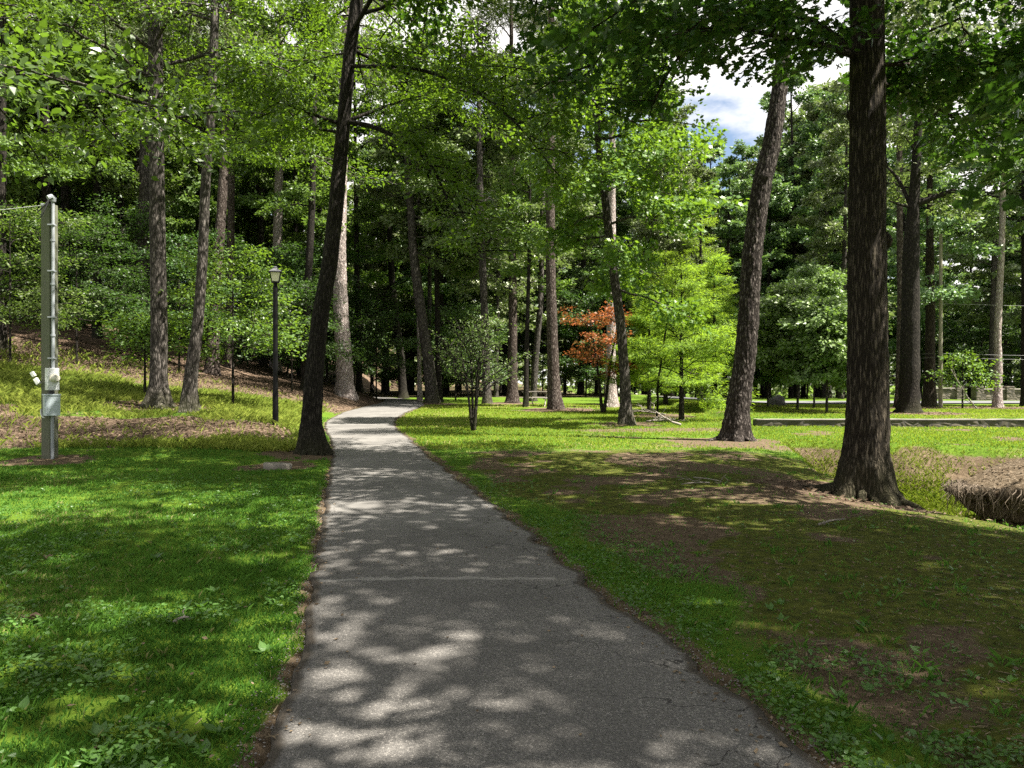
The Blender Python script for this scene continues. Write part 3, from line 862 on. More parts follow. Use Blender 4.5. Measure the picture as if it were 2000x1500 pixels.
tree('oak_tree', B['oak'], 'thick straight oak in the right foreground with black ridged bark, beside the creek bank', 'tree',
     px=[(1690, 900), (1695, 800), (1694, 600), (1693, 400), (1694, 200), (1692, 0)], widths=[92, 86, 80, 74, 70, 67, 64], ztop=16, bark='bark_oak', leaf='leaf_oak',
     crowns=[dict(kind='lobed', z0=7.8, z1=16, Rad=6.0, nl=26, nleaf=40000, lsize=.145, e0=-4, e1=55, droop=.22, limbr=.16, prof=prof_wide, spray=.42, sec=8, flat=.35),
             dict(kind='lobed', along=[(1690, 118, 0), (1600, 85, -.3), (1520, 75, -.8), (1430, 50, -1.2), (1340, 60, -1.6)], nleaf=1400, lsize=.125, wid=1.0, n2=16),
             dict(kind='lobed', along=[(1690, 118, 0), (1560, 20, .6), (1400, 40, 1.2), (1310, 120, 1.6), (1270, 220, 1.8)], nleaf=2600, lsize=.125, wid=1.1, n2=16),
             dict(kind='lobed', along=[(1690, 128, 0), (1780, 125, .2), (1900, 135, .4), (2010, 120, .6)], nleaf=2200, lsize=.125, wid=1.0, n2=14),
             dict(kind='lobed', along=[(1690, 150, 0), (1790, 190, 1.4), (1900, 250, 2.4), (1960, 300, 3)], nleaf=1500, lsize=.125, wid=.9, n2=12)],
     extra=[([(1690, 118, 0), (1600, 85, -.3), (1520, 75, -.8), (1430, 50, -1.2), (1340, 60, -1.6)], (.055, .012)),
            ([(1690, 118, 0), (1560, 20, .6), (1400, 40, 1.2), (1310, 120, 1.6), (1270, 220, 1.8)], (.06, .012)),
            ([(1690, 128, 0), (1780, 125, .2), (1900, 135, .4), (2010, 120, .6)], (.035, .010)),
            ([(1690, 150, 0), (1790, 190, 1.4), (1900, 250, 2.4), (1960, 300, 3)], (.035, .010))],
     knobs=[(1661, 226, .07), (1729, 470, .09), (1725, 322, .05)], seed=11, flare=.85, ns=110, rough=.03, fh=.28, roots=8, ridge=(.013, .05, .32))

tree('pine_tree', B['leanpine'], 'leaning curved pine with scaly brown bark at the edge of the creek', 'tree',
     px=[(1440, 800), (1455, 700), (1463, 600), (1468, 500), (1478, 420), (1489, 350), (1505, 290), (1512, 245), (1521, 180), (1530, 100), (1541, 0)],
     widths=[46, 44, 40, 38, 37, 36, 36, 36, 33, 31, 28, 26, 24], ztop=21, bark='bark_scaly', leaf='needles',
     crown=pine_crown(z0=17.5, z1=21, Rad=2.0, nl=12, nleaf=3500, lsize=.30), seed=12, flare=.8, roots=6, ns=96, rough=.05, ridge=(.022, .09, .22))

tree('maple_tree', B['darkmaple'], 'dark leaning maple standing hard against the left edge of the path', 'tree',
     px=[(607, 830), (616, 700), (628, 600), (645, 510), (657, 400), (661, 350), (672, 235), (684, 100), (698, 0)],
     widths=[42, 37, 34, 31, 30, 28, 27, 25, 23, 24], ztop=17, bark='bark_dark', leaf='leaf_maple',
     crowns=[dict(kind='leaf', z0=8, z1=17, Rad=6.0, nl=20, nleaf=21000, lsize=.105, limbr=.16, e0=5, e1=60, droop=.22, prof=prof_wide, spray=.42, sec=9, flat=.22),
             dict(kind='leaf', along=[(672, 238, 0), (720, 242, -.2), (790, 275, -.5), (850, 325, -.9), (862, 370, -1.1), (900, 440, -1.4), (930, 500, -1.6)], nleaf=3600, lsize=.098, wid=1.3, n2=22, start=.2),
             dict(kind='leaf', along=[(672, 240, 0), (760, 205, .5), (850, 180, 1), (930, 140, 1.6), (1000, 120, 2)], nleaf=3400, lsize=.098, wid=1.5, n2=20),
             dict(kind='leaf', along=[(680, 130, 0), (800, 130, -1), (920, 170, -1.8), (1010, 240, -2.3), (1080, 330, -2.6)], nleaf=4200, lsize=.098, wid=1.5, n2=24),
             dict(kind='leaf', along=[(672, 245, 0), (600, 220, -.4), (520, 190, -.8), (440, 150, -1.3)], nleaf=3200, lsize=.098, wid=1.4, n2=18),
             dict(kind='leaf', along=[(690, 60, 0), (760, -60, -2), (850, -200, -4), (950, -330, -6)], nleaf=7000, lsize=.11, wid=2.3, n2=22),  # this bough and the next rise out of view, added to shade the lawn
             dict(kind='leaf', along=[(695, 0, 0), (560, -120, -3), (420, -300, -6)], nleaf=6000, lsize=.11, wid=2.2, n2=20),
             dict(kind='leaf', along=[(668, 260, 0), (610, 250, .8), (560, 262, 1.6), (470, 300, 2.5)], nleaf=2400, lsize=.098, wid=1.2, n2=16)],
     extra=[([(690, 60, 0), (760, -60, -2), (850, -200, -4), (950, -330, -6)], (.05, .012)), ([(695, 0, 0), (560, -120, -3), (420, -300, -6)], (.05, .012)),  # wood of the two unseen boughs added for shade
            ([(672, 238, 0), (720, 242, -.2), (790, 275, -.5), (850, 325, -.9), (862, 370, -1.1), (900, 440, -1.4), (930, 500, -1.6)], (.055, .012)),
            ([(672, 240, 0), (760, 205, .5), (850, 180, 1), (930, 140, 1.6), (1000, 120, 2)], (.04, .01)),
            ([(680, 130, 0), (800, 130, -1), (920, 170, -1.8), (1010, 240, -2.3), (1080, 330, -2.6)], (.04, .01)),
            ([(672, 245, 0), (600, 220, -.4), (520, 190, -.8), (440, 150, -1.3)], (.045, .01)),
            ([(668, 260, 0), (610, 250, .8), (560, 262, 1.6), (470, 300, 2.5)], (.035, .01))],
     knobs=[(664, 352, .07)], seed=13, flare=1.0, roots=7, ns=80, rough=.035, fh=.3, ridge=(.010, .06, .3))

tree('maple_tree', B['t1'], 'straight grey maple on the left bank with sunlight across its flared foot', 'tree',
     px=[(310, 730), (311, 630), (308, 450), (307, 350), (306, 235), (304, 0)], widths=[38, 31, 30, 29, 27, 27, 26, 25], ztop=19, bark='bark_grey', leaf='leaf_maple',
     crowns=[dict(kind='leaf', z0=9.0, z1=19, Rad=5.6, nl=20, nleaf=20000, lsize=.125, e0=0, e1=60, droop=.22, prof=prof_wide, spray=.45, sec=8, flat=.22)],
     seed=14, flare=1.1, roots=7, ns=72, rough=.035, ridge=(.010, .06, .3))

tree('maple_tree', B['t2'], 'slimmer grey maple on the left bank leaning right beside the straight one', 'tree',
     px=[(372, 740), (387, 630), (396, 510), (402, 350), (408, 290), (413, 235), (420, 50), (422, 0)], widths=[31, 27, 22, 20, 19, 18, 18, 18, 16, 16], ztop=18, bark='bark_grey', leaf='leaf_maple',
     crowns=[dict(kind='leaf', z0=9.0, z1=18, Rad=5.0, nl=16, nleaf=12000, lsize=.125, e0=0, e1=60, droop=.22, prof=prof_wide, spray=.45, sec=8, flat=.22)],
     seed=15, flare=.8, roots=6, ns=72, rough=.035, ridge=(.010, .06, .3))

tree('pine_tree', B['palepine'], 'tall pale-barked pine by the bend of the path, sunlit down its whole trunk', 'tree',
     px=[(674, 740), (668, 650), (664, 560), (663, 480), (668, 300), (676, 100), (682, 0)], widths=[36, 32, 29, 26, 24, 22, 20, 19], ztop=30, bark='bark_pale', leaf='needles',
     crown=pine_crown(z0=17, z1=30, Rad=4, nl=26, nleaf=22000, lsize=.38), seed=16, flare=.6, ns=72, rough=.06, ridge=(.03, .14, .3))

tree('maple_tree', B['midmaple'], 'slender maple with bright leafy crown and pale sunlit foot in the middle of the lawn', 'tree',
     px=[(1221, 770), (1219, 714), (1211, 620), (1202, 560), (1194, 500), (1183, 400), (1171, 300), (1160, 200), (1150, 60)], widths=[26, 22, 20, 20, 18, 17, 16, 14, 12, 9], ztop=16, bark='bark_grey', leaf='leaf_bright',
     crowns=[dict(kind='star', z0=4.6, z1=15.0, Rad=3.7, nl=28, nleaf=21000, lsize=.175, e0=-8, e1=50, droop=.15, prof=prof_round, spray=.42, sec=7, bias=(.3, -.15), flat=.4)],
     extra=[([(1186, 430, 0), (1150, 415, -.3), (1120, 440, -.6)], (.04, .012)), ([(1196, 520, 0), (1225, 480, -.2), (1260, 462, -.4)], (.035, .012))],
     seed=17, flare=.8, ns=18, rough=.04)

# --- the stand of trees round the bend and behind the lawn
SPEC = [
 # name, px base, D(None=at), path px, widths, bark, leaf, label, crown
 ('pine_tree', (284, 690), None, [(283, 600), (281, 450), (283, 290)], [20, 20, 19, 18], 'bark_grey', 'needles', 'grey pine trunk half hidden behind the straight maple on the bank', pine_crown(z0=13, z1=24, Rad=3.2, nl=16, nleaf=12000, lsize=.36), 26),
 ('pine_tree', (415, 731), None, [(417, 650), (421, 560), (432, 430), (440, 300)], [26, 23, 21, 18, 16], 'bark_pine', 'needles', 'reddish pine leaning on the crest of the bank behind the two maples', pine_crown(z0=14, z1=25, Rad=3.4, nl=16, nleaf=12000, lsize=.36), 27),
 ('pine_tree', (448, 718), None, [(447, 650), (450, 560), (452, 400)], [16, 15, 14, 13], 'bark_pine', 'needles', 'narrow sun-flecked pine just right of the reddish leaning pine', pine_crown(z0=13, z1=24, Rad=3, nl=14, nleaf=9000, lsize=.38), 26),
 ('gum_tree', (538, 735), 50, [(541, 520), (545, 350), (548, 200)], [21, 19, 16, 13], 'bark_pale', 'leaf_forest', 'tall pale trunk in the woods directly above the street lamp', dict(z0=14, z1=27, Rad=4.5, nl=18, nleaf=16000, lsize=.24, sec=6), 28),
 ('gum_tree', (512, 730), 58, [(511, 450), (511, 350)], [12, 11, 10], 'bark_grey', 'leaf_forest', 'thin grey trunk in the woods left of the tall pale one', dict(z0=14, z1=26, Rad=4, nl=16, nleaf=12000, lsize=.26, sec=6), 28),
 ('oak_tree', (595, 762), None, [(598, 640), (603, 530), (609, 420)], [16, 15, 14, 13], 'bark_dark', 'leaf_forest', 'dark narrow oak in the shade between the lamp and the leaning maple', dict(z0=8, z1=22, Rad=4, nl=20, nleaf=16000, lsize=.2, sec=7, bias=(-.7, .4)), 23),
 ('oak_tree', (787, 773), 52, [(783, 700), (772, 620), (765, 540)], [17, 15, 14, 12], 'bark_dark', 'leaf_forest', 'dark oak leaning over the far end of the path', dict(z0=7, z1=22, Rad=5, nl=20, nleaf=22000, lsize=.22, sec=7), 23),
 ('oak_tree', (702, 768), 50, [(700, 650), (697, 520)], [13, 12, 11], 'bark_dark', 'leaf_forest', 'dark upright trunk in the wood right of the pale sunlit pine', dict(z0=9, z1=23, Rad=4.5, nl=18, nleaf=16000, lsize=.22, sec=7), 24),
 ('oak_tree', (845, 787), None, [(838, 720), (829, 650), (817, 570), (808, 500)], [26, 22, 20, 19, 17], 'bark_grey', 'leaf_grey', 'brown oak leaning left at the inside of the path bend', dict(kind='leaf', z0=8.2, z1=20, Rad=4.4, nl=26, nleaf=26000, lsize=.23, sec=8, e0=-5, droop=.25, hang=.1, bias=(.6, .3)), 21),
 ('oak_tree', (820, 773), 46, [(819, 700), (818, 600)], [10, 9, 8], 'bark_pale', 'leaf_grey', 'thin sunlit trunk directly behind the leaning brown oak, on its left', dict(z0=8, z1=19, Rad=3.5, nl=14, nleaf=12000, lsize=.22), 20),
 ('oak_tree', (835, 775), 48, [(838, 700), (839, 560)], [10, 9, 8], 'bark_grey', 'leaf_grey', 'thin upright trunk showing between the leaning brown oak and its dark neighbour', dict(z0=9, z1=20, Rad=3.5, nl=14, nleaf=12000, lsize=.22), 21),
 ('oak_tree', (858, 777), 45, [(856, 700), (854, 600)], [13, 12, 11], 'bark_dark', 'leaf_forest', 'black straight trunk just right of the leaning brown oak', dict(z0=8, z1=21, Rad=4.5, nl=18, nleaf=16000, lsize=.22), 22),
 ('oak_tree', (951, 786), 42, [(949, 700), (946, 600), (941, 480), (938, 380)], [17, 15, 14, 13, 12], 'bark_grey', 'leaf_grey', 'tall grey trunk rising behind the crape myrtle', dict(kind='leaf', z0=6.5, z1=20.0, Rad=4.4, nl=26, nleaf=20000, lsize=.22, e0=-5, hang=.1, bias=(.2, 1.3)), 21),
 ('pine_tree', (1000, 787), None, [(1001, 700), (1002, 600), (1001, 500)], [22, 18, 16, 14], 'bark_pine', 'needles', 'pine with one sunlit side, left of the picnic table', pine_crown(z0=15, z1=27, Rad=3.6, nl=18, nleaf=14000, lsize=.38), 28),
 ('gum_tree', (1027, 795), None, [(1028, 700), (1031, 600), (1033, 520)], [11, 9, 8, 7], 'bark_dark', 'leaf_forest', 'thin dark trunk at the left end of the picnic table', dict(z0=6, z1=15, Rad=3, nl=14, nleaf=9000, lsize=.2), 16),
 ('pine_tree', (1041, 779), 46, [(1046, 700), (1055, 600), (1058, 500)], [14, 13, 12, 11], 'bark_grey', 'needles', 'grey pine leaning right behind the picnic table', pine_crown(z0=16, z1=27, Rad=3.5, nl=16, nleaf=12000, lsize=.4), 28),
 ('pine_tree', (1084, 800), None, [(1081, 740), (1078, 640), (1075, 500), (1075, 350), (1076, 200)], [28, 23, 20, 18, 16, 15], 'bark_pine', 'needles', 'big reddish pine with one sunlit side, on a mulch mound right of the picnic table', pine_crown(z0=18.5, z1=27, Rad=3.2, nl=18, nleaf=9000, lsize=.36), 28),
 ('pine_tree', (1193, 790), 38, [(1193, 700), (1194, 600)], [26, 20, 18], 'bark_pale', 'needles', 'broad pale pine foot behind the red-leaved maple', pine_crown(z0=15, z1=26, Rad=3.6, nl=18, nleaf=14000, lsize=.38), 27),
 ('oak_tree', (1775, 806), None, [(1777, 700), (1778, 600), (1779, 500), (1781, 440), (1785, 380), (1790, 290), (1795, 200)], [38, 34, 32, 31, 29, 22, 18, 15, 12], 'bark_dark', 'leaf_grey', 'dark forked oak with a bare crooked limb, beyond the low wall on the right', dict(kind='leaf', z0=8.5, z1=18, Rad=4.2, nl=20, nleaf=7500, lsize=.22, sec=6), 18),
 ('pine_tree', (1757, 797), 38, [(1757, 720), (1759, 600), (1757, 450), (1756, 340)], [17, 14, 13, 12, 11], 'bark_pine', 'needles', 'reddish pine close behind the dark forked oak', pine_crown(z0=15, z1=25, Rad=3.2, nl=16, nleaf=10000, lsize=.38), 26),
 ('oak_tree', (1815, 795), None, [(1816, 720), (1817, 620), (1816, 520)], [25, 18, 17, 15], 'bark_oak', 'leaf_blue', 'brown oak between the forked oak and the wooden utility pole', dict(kind='leaf', z0=5.5, z1=15, Rad=3.4, nl=20, nleaf=9000, lsize=.2, e0=-8, droop=.2), 16),
 ('pine_tree', (1948, 796), None, [(1950, 720), (1948, 650), (1952, 570), (1957, 450), (1958, 330)], [17, 14, 13, 12, 11, 10], 'bark_pale', 'needles', 'bent pine with pale sunlit bark alone at the far right verge', pine_crown(z0=15, z1=25, Rad=3.4, nl=16, nleaf=12000, lsize=.38), 26),
 ('oak_tree', (2004, 790), 40, [(2003, 600), (2001, 300)], [18, 15, 12], 'bark_dark', 'leaf_blue', 'dark oak cut by the right edge of the view beyond the low wall', dict(kind='leaf', z0=7, z1=21, Rad=5.5, nl=24, nleaf=24000, lsize=.23), 22),
 ('gum_tree', (3, 700), 34, [(2, 500), (5, 300)], [20, 18, 16], 'bark_dark', 'leaf_forest', 'black trunk at the left edge of the woods behind the utility post', dict(z0=7, z1=22, Rad=5, nl=22, nleaf=20000, lsize=.2), 23),
 ('gum_tree', (92, 690), 38, [(92, 500), (90, 300)], [16, 15, 14], 'bark_dark', 'leaf_forest', 'dark trunk in the woods in line with the utility post', dict(z0=8, z1=22, Rad=5, nl=22, nleaf=20000, lsize=.2), 23),
 ('gum_tree', (190, 690), 42, [(191, 500), (192, 280)], [17, 16, 14], 'bark_dark', 'leaf_forest', 'dark trunk in the woods midway between the utility post and the maples', dict(z0=8, z1=23, Rad=5, nl=22, nleaf=20000, lsize=.22), 24),
]
for k, (nm, bp, D, path, wd, bk, lf, lab, cw, zt) in enumerate(SPEC):
    P = at(*bp) if D is None else at_d(bp[0], D)
    ex = None
    if 'forked oak with' in lab:
        ex = [([(1780, 402, 0), (1800, 395, -.1), (1830, 382, -.3), (1865, 372, -.5)], (.16, .09)),
              ([(1780, 410, 0), (1765, 370, .3), (1745, 335, .6), (1730, 325, .8)], (.09, .04)),
              ([(1778, 405, 0), (1755, 400, -.2), (1735, 392, -.4)], (.07, .03))]
    tree(nm, P, lab, 'tree', px=path, widths=wd, ztop=zt, bark=bk, leaf=lf, crown=cw, seed=100 + k, flare=.55, ns=14, rough=.05, extra=ex,
         mound=2.6 if bk == 'bark_pine' and P[1] < 50 else None)

# --- small trees
def small(nm, base, lab, cat, leaf, bark, r0, zt, crown, seed, lean=(0, 0), extra_stems=0, group=None):
    rng = np.random.default_rng(seed)
    root = thing(nm, base, lab, cat, group)
    wood, lm = MB(), MB()
    ns = 1 + extra_stems
    for i in range(ns):
        a = i * 2.4 + rng.random(); sp = .22 if extra_stems else 0
        pts = [(0.04 * math.cos(a) * (ns > 1), .04 * math.sin(a) * (ns > 1), 0), (sp * zt * .35 * math.cos(a) + lean[0] * zt * .5, sp * zt * .35 * math.sin(a), zt * .5),
               (sp * zt * .8 * math.cos(a) + lean[0] * zt, sp * zt * .8 * math.sin(a), zt)]
        tq, tr = add_trunk(wood, pts, [r0, r0 * .7, r0 * .15], rng, 8, .25, .3, .05)
        c = dict(crown); kd = c.pop('kind', 'quad'); c['nleaf'] //= ns; c['nl'] = max(4, c['nl'] // ns)
        a = grow(rng, tq, tr, wood=wood, **c)
        leaves(lm, a[0], a[1], a[2], a[3], kd, a[4])
    if leaf == 'leaf_red': lm.rn = [x ** 2.2 for x in lm.rn]
    wood.build('trunk', M[bark], root, True)
    lm.build('crown', M[leaf], root)
    return root

P = at(925, 842)
small('crape_myrtle', P, 'small wispy crape myrtle with several stems, alone on the lawn beside the path', 'small tree', 'leaf_myrtle', 'bark_dark', .045, 2.75,
      dict(kind='leaf', z0=.85, z1=2.6, Rad=1.7, nl=30, nleaf=2500, lsize=.075, e0=42, e1=74, droop=-.02, prof=prof_wide, spray=.13, sec=6, flat=.6, limbr=.12), 31, extra_stems=3)
P = at(1178, 806)
small('japanese_maple', P, 'orange-red Japanese maple behind the slender maple', 'small tree', 'leaf_red', 'bark_dark', .07, 4.6,
      dict(kind='star', z0=1.5, z1=4.4, Rad=1.5, nl=15, nleaf=3500, lsize=.115, e0=8, e1=45, droop=.12, prof=prof_round, spray=.34, sec=6, flat=.2), 32, extra_stems=2)
cyp = dict(kind='frond', z0=1.0, Rad=2.1, nl=30, nleaf=27000, lsize=.165, e0=6, e1=35, droop=-.02, prof=prof_cone, spray=.20, sec=11, flat=.12, limbr=.1)
for (bx, by, D, zt, rad, lab, sd) in [(1331, 822, 28.5, 5.6, 2.3, 'bright yellow-green bald cypress with feathery level sprays, nearest the leaning pine', 41),
                                       (1268, 805, 33, 5.0, 1.9, 'bright bald cypress just right of the slender maple trunk', 42),
                                       (1395, 805, 34, 6.6, 2.1, 'taller bald cypress directly behind the leaning pine', 43),
                                       (1300, 795, 40, 8.0, 2.2, 'tall narrow bald cypress at the back of the cypress clump', 44),
                                       (1368, 795, 45, 12.5, 2.6, 'tallest bald cypress, its soft top showing left of the leaning pine', 45)]:
    c = dict(cyp); c['z1'] = zt; c['Rad'] = rad
    small('bald_cypress', at_d(bx, D), lab, 'tree', 'leaf_cypress', 'bark_dark', .05 + zt * .008, zt, c, sd, group='bald cypresses behind the lawn')
und = dict(kind='leaf', z0=1.3, nl=26, nleaf=20000, outw=1.0, lsize=.17, e0=5, e1=45, droop=.16, prof=prof_round, spray=.36, sec=7, flat=.25, limbr=.12, tilt=.8)
for (bx, D, zt, rad, lab, sd) in [(1558, 33, 5.0, 2.4, 'round blue-green young beech right of the leaning pine, behind the low wall', 51),
                                   (1615, 31, 4.2, 2.0, 'low blue-green young beech touching the big oak trunk, behind the low wall', 52),
                                   (1500, 36, 4.6, 2.0, 'young beech in the shade close behind the leaning pine', 53),
                                   (1590, 38, 6.6, 2.6, 'taller young beech at the back of the group behind the low wall', 54)]:
    c = dict(und); c['z1'] = zt; c['Rad'] = rad
    small('young_beech', at_d(bx, D), lab, 'tree', 'leaf_beech', 'bark_grey', .05, zt, c, sd, group='young beeches behind the low wall')
# sapling with a thin leaning pole beside it, far right
small('sapling', at(1880, 798), 'small sparse sapling on the verge between the utility pole and the bent pine', 'small tree', 'leaf_bright', 'bark_dark', .04, 2.6,
      dict(kind='leaf', z0=.9, z1=2.5, Rad=1.6, nl=12, nleaf=1500, lsize=.14, e0=10, e1=40, droop=.1, spray=.3, sec=5, limbr=.1), 56)
# leafy understory on the bank
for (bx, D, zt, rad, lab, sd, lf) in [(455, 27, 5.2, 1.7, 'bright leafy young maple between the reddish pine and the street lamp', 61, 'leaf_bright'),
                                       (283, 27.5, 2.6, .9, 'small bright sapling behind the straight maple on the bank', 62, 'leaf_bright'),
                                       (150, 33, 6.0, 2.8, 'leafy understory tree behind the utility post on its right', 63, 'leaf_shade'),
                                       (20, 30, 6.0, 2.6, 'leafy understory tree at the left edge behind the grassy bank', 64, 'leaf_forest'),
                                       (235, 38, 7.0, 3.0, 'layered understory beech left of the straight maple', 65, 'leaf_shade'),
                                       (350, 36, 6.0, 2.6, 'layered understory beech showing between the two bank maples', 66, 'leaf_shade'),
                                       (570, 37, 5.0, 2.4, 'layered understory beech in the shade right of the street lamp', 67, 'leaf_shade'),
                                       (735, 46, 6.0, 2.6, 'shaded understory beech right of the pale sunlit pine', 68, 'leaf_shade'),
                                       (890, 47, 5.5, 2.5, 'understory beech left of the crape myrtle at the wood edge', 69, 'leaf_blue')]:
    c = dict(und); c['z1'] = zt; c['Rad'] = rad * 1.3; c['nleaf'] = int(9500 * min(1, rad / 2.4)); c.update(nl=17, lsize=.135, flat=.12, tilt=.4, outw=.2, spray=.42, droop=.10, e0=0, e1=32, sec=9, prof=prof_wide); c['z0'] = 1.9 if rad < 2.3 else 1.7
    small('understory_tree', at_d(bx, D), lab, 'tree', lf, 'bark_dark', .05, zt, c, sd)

# trees beside and behind the viewer whose boughs reach over
tree('hickory_tree', (-8.6, 8.9, float(h(-8.6, 8.9))), 'broad-leaved hickory whose boughs of big pale leaves hang into the top left corner', 'tree', ztop=13, r0=.2, bark='bark_grey', leaf='leaf_hickory',
     crowns=[dict(kind='leaf', z0=5.4, z1=13, Rad=4.4, nl=20, nleaf=15000, lsize=.135, e0=0, e1=55, droop=.2, prof=prof_wide, spray=.5, sec=7, flat=.3)], seed=71)
tree('oak_tree', (9.6, 3.2, float(h(9.6, 3.2))), 'broad oak just outside the right edge, its leaves hanging into the top right corner', 'tree', ztop=14, r0=.24, bark='bark_oak', leaf='leaf_oak',
     crowns=[dict(kind='lobed', z0=5.2, z1=14, Rad=6.2, nl=22, nleaf=26000, lsize=.19, e0=0, e1=55, droop=.15, prof=prof_wide, spray=.45, sec=8, flat=.35)], seed=72)
tree('oak_tree', (5.5, -4.0, 0), 'broad oak behind the viewpoint shading the near path', 'tree', ztop=14, r0=.24, bark='bark_oak', leaf='leaf_oak',
     crowns=[dict(kind='lobed', z0=5.2, z1=14, Rad=6.0, nl=20, nleaf=18000, lsize=.2, e0=0, e1=55, droop=.15, prof=prof_wide, spray=.45, sec=7, flat=.35)], seed=73)
tree('oak_tree', (5.6, 3.8, float(h(5.6, 3.8))), 'tall oak out of view beside the viewpoint, added to shade the near path', 'tree', ztop=15, r0=.22, bark='bark_oak', leaf='leaf_oak',  # unseen oak, added so its crown shades the near lawn and path
     crowns=[dict(kind='lobed', z0=7.6, z1=15, Rad=6.0, nl=20, nleaf=19000, lsize=.19, e0=4, e1=55, droop=.12, prof=prof_wide, spray=.45, sec=8, flat=.35)], seed=74)

# ------------------------------------------------------------------ background forest: a few kinds, copied one by one
def arche(nm, seed, zt, r0, bark, leaf, crown):
    return tree(nm, (0, -500 - seed, 0), 'x', 'tree', ztop=zt, r0=r0, bark=bark, leaf=leaf, crown=crown, seed=seed, ns=9, lean=(.01, .02), flare=.5)
ARCH = [
    arche('forest_tree', 201, 26, .24, 'bark_dark', 'leaf_forest', dict(z0=5, z1=26, Rad=4.6, nl=34, nleaf=31000, lsize=.26, sec=7, e0=-5, tilt=1.0)),
    arche('forest_tree', 202, 28, .26, 'bark_grey', 'leaf_forest', dict(z0=9, z1=28, Rad=4.8, nl=32, nleaf=31000, lsize=.26, sec=7, tilt=1.0)),
    arche('forest_tree', 203, 24, .22, 'bark_grey', 'leaf_grey', dict(kind='leaf', z0=6, z1=24, Rad=4.5, nl=32, nleaf=26000, lsize=.28, sec=7, hang=.1, tilt=1.1)),
    arche('forest_tree', 204, 25, .24, 'bark_dark', 'leaf_blue', dict(kind='leaf', z0=4, z1=25, Rad=5.0, nl=34, nleaf=28000, lsize=.28, sec=7, e0=-5, tilt=1.0)),
    arche('pine_tree', 205, 29, .26, 'bark_pine', 'needles', pine_crown(z0=13, z1=29, Rad=3.8, nl=28, nleaf=20000, lsize=.45)),
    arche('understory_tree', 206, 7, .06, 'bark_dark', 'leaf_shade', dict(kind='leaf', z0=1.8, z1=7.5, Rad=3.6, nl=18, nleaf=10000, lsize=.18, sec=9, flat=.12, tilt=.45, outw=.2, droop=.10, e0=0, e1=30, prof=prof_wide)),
    arche('understory_tree', 207, 5, .05, 'bark_dark', 'leaf_blue', dict(kind='leaf', z0=1.2, z1=5.5, Rad=3.0, nl=16, nleaf=8000, lsize=.18, sec=8, flat=.12, tilt=.45, outw=.2, droop=.10, e0=0, e1=30, prof=prof_wide)),
]
used = [False] * len(ARCH)
frng = random.Random(5)
placed = [tuple(o.location[:2]) for o in COL.objects if o.type == 'EMPTY' and o.location.y > -100]
def put(kind, X, Y, sc, label, group):
    z = float(h(X, Y)) - .1
    rz = frng.random() * 6.28
    s = (sc * frng.uniform(.9, 1.12), sc * frng.uniform(.9, 1.12), sc * frng.uniform(.9, 1.1))
    if not used[kind]:
        used[kind] = True
        o = ARCH[kind]; o.location = (X, Y, z); o.rotation_euler = (0, 0, rz); o.scale = s
        o['label'] = label; o['group'] = group
    else:
        dup(ARCH[kind], (X, Y, z), rz, s, label, group)
    placed.append((X, Y))
HGT = [26, 28, 24, 25, 29, 7.5, 5.5]
def scatter(n, region, kinds, mind, label, group, sc=(.85, 1.1), top=None):
    k = tries = 0
    while k < n and tries < n * 60:
        tries += 1
        X, Y = region(frng)
        if Y < 126 and abs(X / Y * F + CX - 1731) < (3.6 / Y * F if kinds[0] >= 5 else 22): continue      # the open line of the side road to the sign
        if any((X - a) ** 2 + (Y - b) ** 2 < mind * mind for a, b in placed): continue
        kd = frng.choice(kinds); q = frng.uniform(*sc)
        if top:      # how high the treetops stand above the eye, as a slope
            q = max(.5, min(1.25, ((HZ - frng.uniform(*top)) / F * Y + EYE - float(h(X, Y))) / HGT[kd]))
        put(kd, X, Y, q, label, group); k += 1
def pol(px0, px1, y0, y1):
    def f(r):
        Y = math.sqrt(r.uniform(y0 * y0, y1 * y1))
        return ((r.uniform(px0, px1) - CX) / F * Y, Y)
    return f
scatter(66, pol(-250, 640, 34, 95), [0, 1, 1, 0, 3, 0, 2], 3.0, 'tall tree among many in the dark wood on the left slope', 'trees of the wood on the left slope')
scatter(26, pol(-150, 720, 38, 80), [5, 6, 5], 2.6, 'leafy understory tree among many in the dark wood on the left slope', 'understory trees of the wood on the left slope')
scatter(36, pol(700, 1330, 56, 100), [0, 2, 3, 2, 2], 4.0, 'tall sunlit tree in the wood beyond the end of the path and lawn', 'trees of the wood beyond the lawn')
scatter(14, pol(760, 1330, 55, 90), [5, 6], 3.0, 'leafy understory tree in the wood beyond the end of the path and lawn', 'understory trees of the wood beyond the lawn')
scatter(18, pol(1310, 1520, 62, 110), [2, 3], 3.6, 'lower blue-green tree below the open patch of sky', 'trees below the open sky', top=(290, 400))
scatter(20, pol(1540, 1690, 56, 105), [3, 2, 2, 3], 2.9, 'blue-green tree beyond the road, seen between the leaning pine and the big oak', 'trees beyond the road near the oak', top=(150, 235))
scatter(26, pol(1690, 2250, 56, 105), [3, 2, 2, 3], 4.0, 'tall blue-green tree beyond the road on the right', 'trees beyond the road', (.95, 1.15))
scatter(14, pol(1480, 2200, 58, 90), [6, 5], 3.0, 'leafy understory tree beyond the road on the right', 'understory trees beyond the road')
for i, u in enumerate(used):
    if not u:
        for c in list(ARCH[i].children): bpy.data.objects.remove(c)
        bpy.data.objects.remove(ARCH[i])

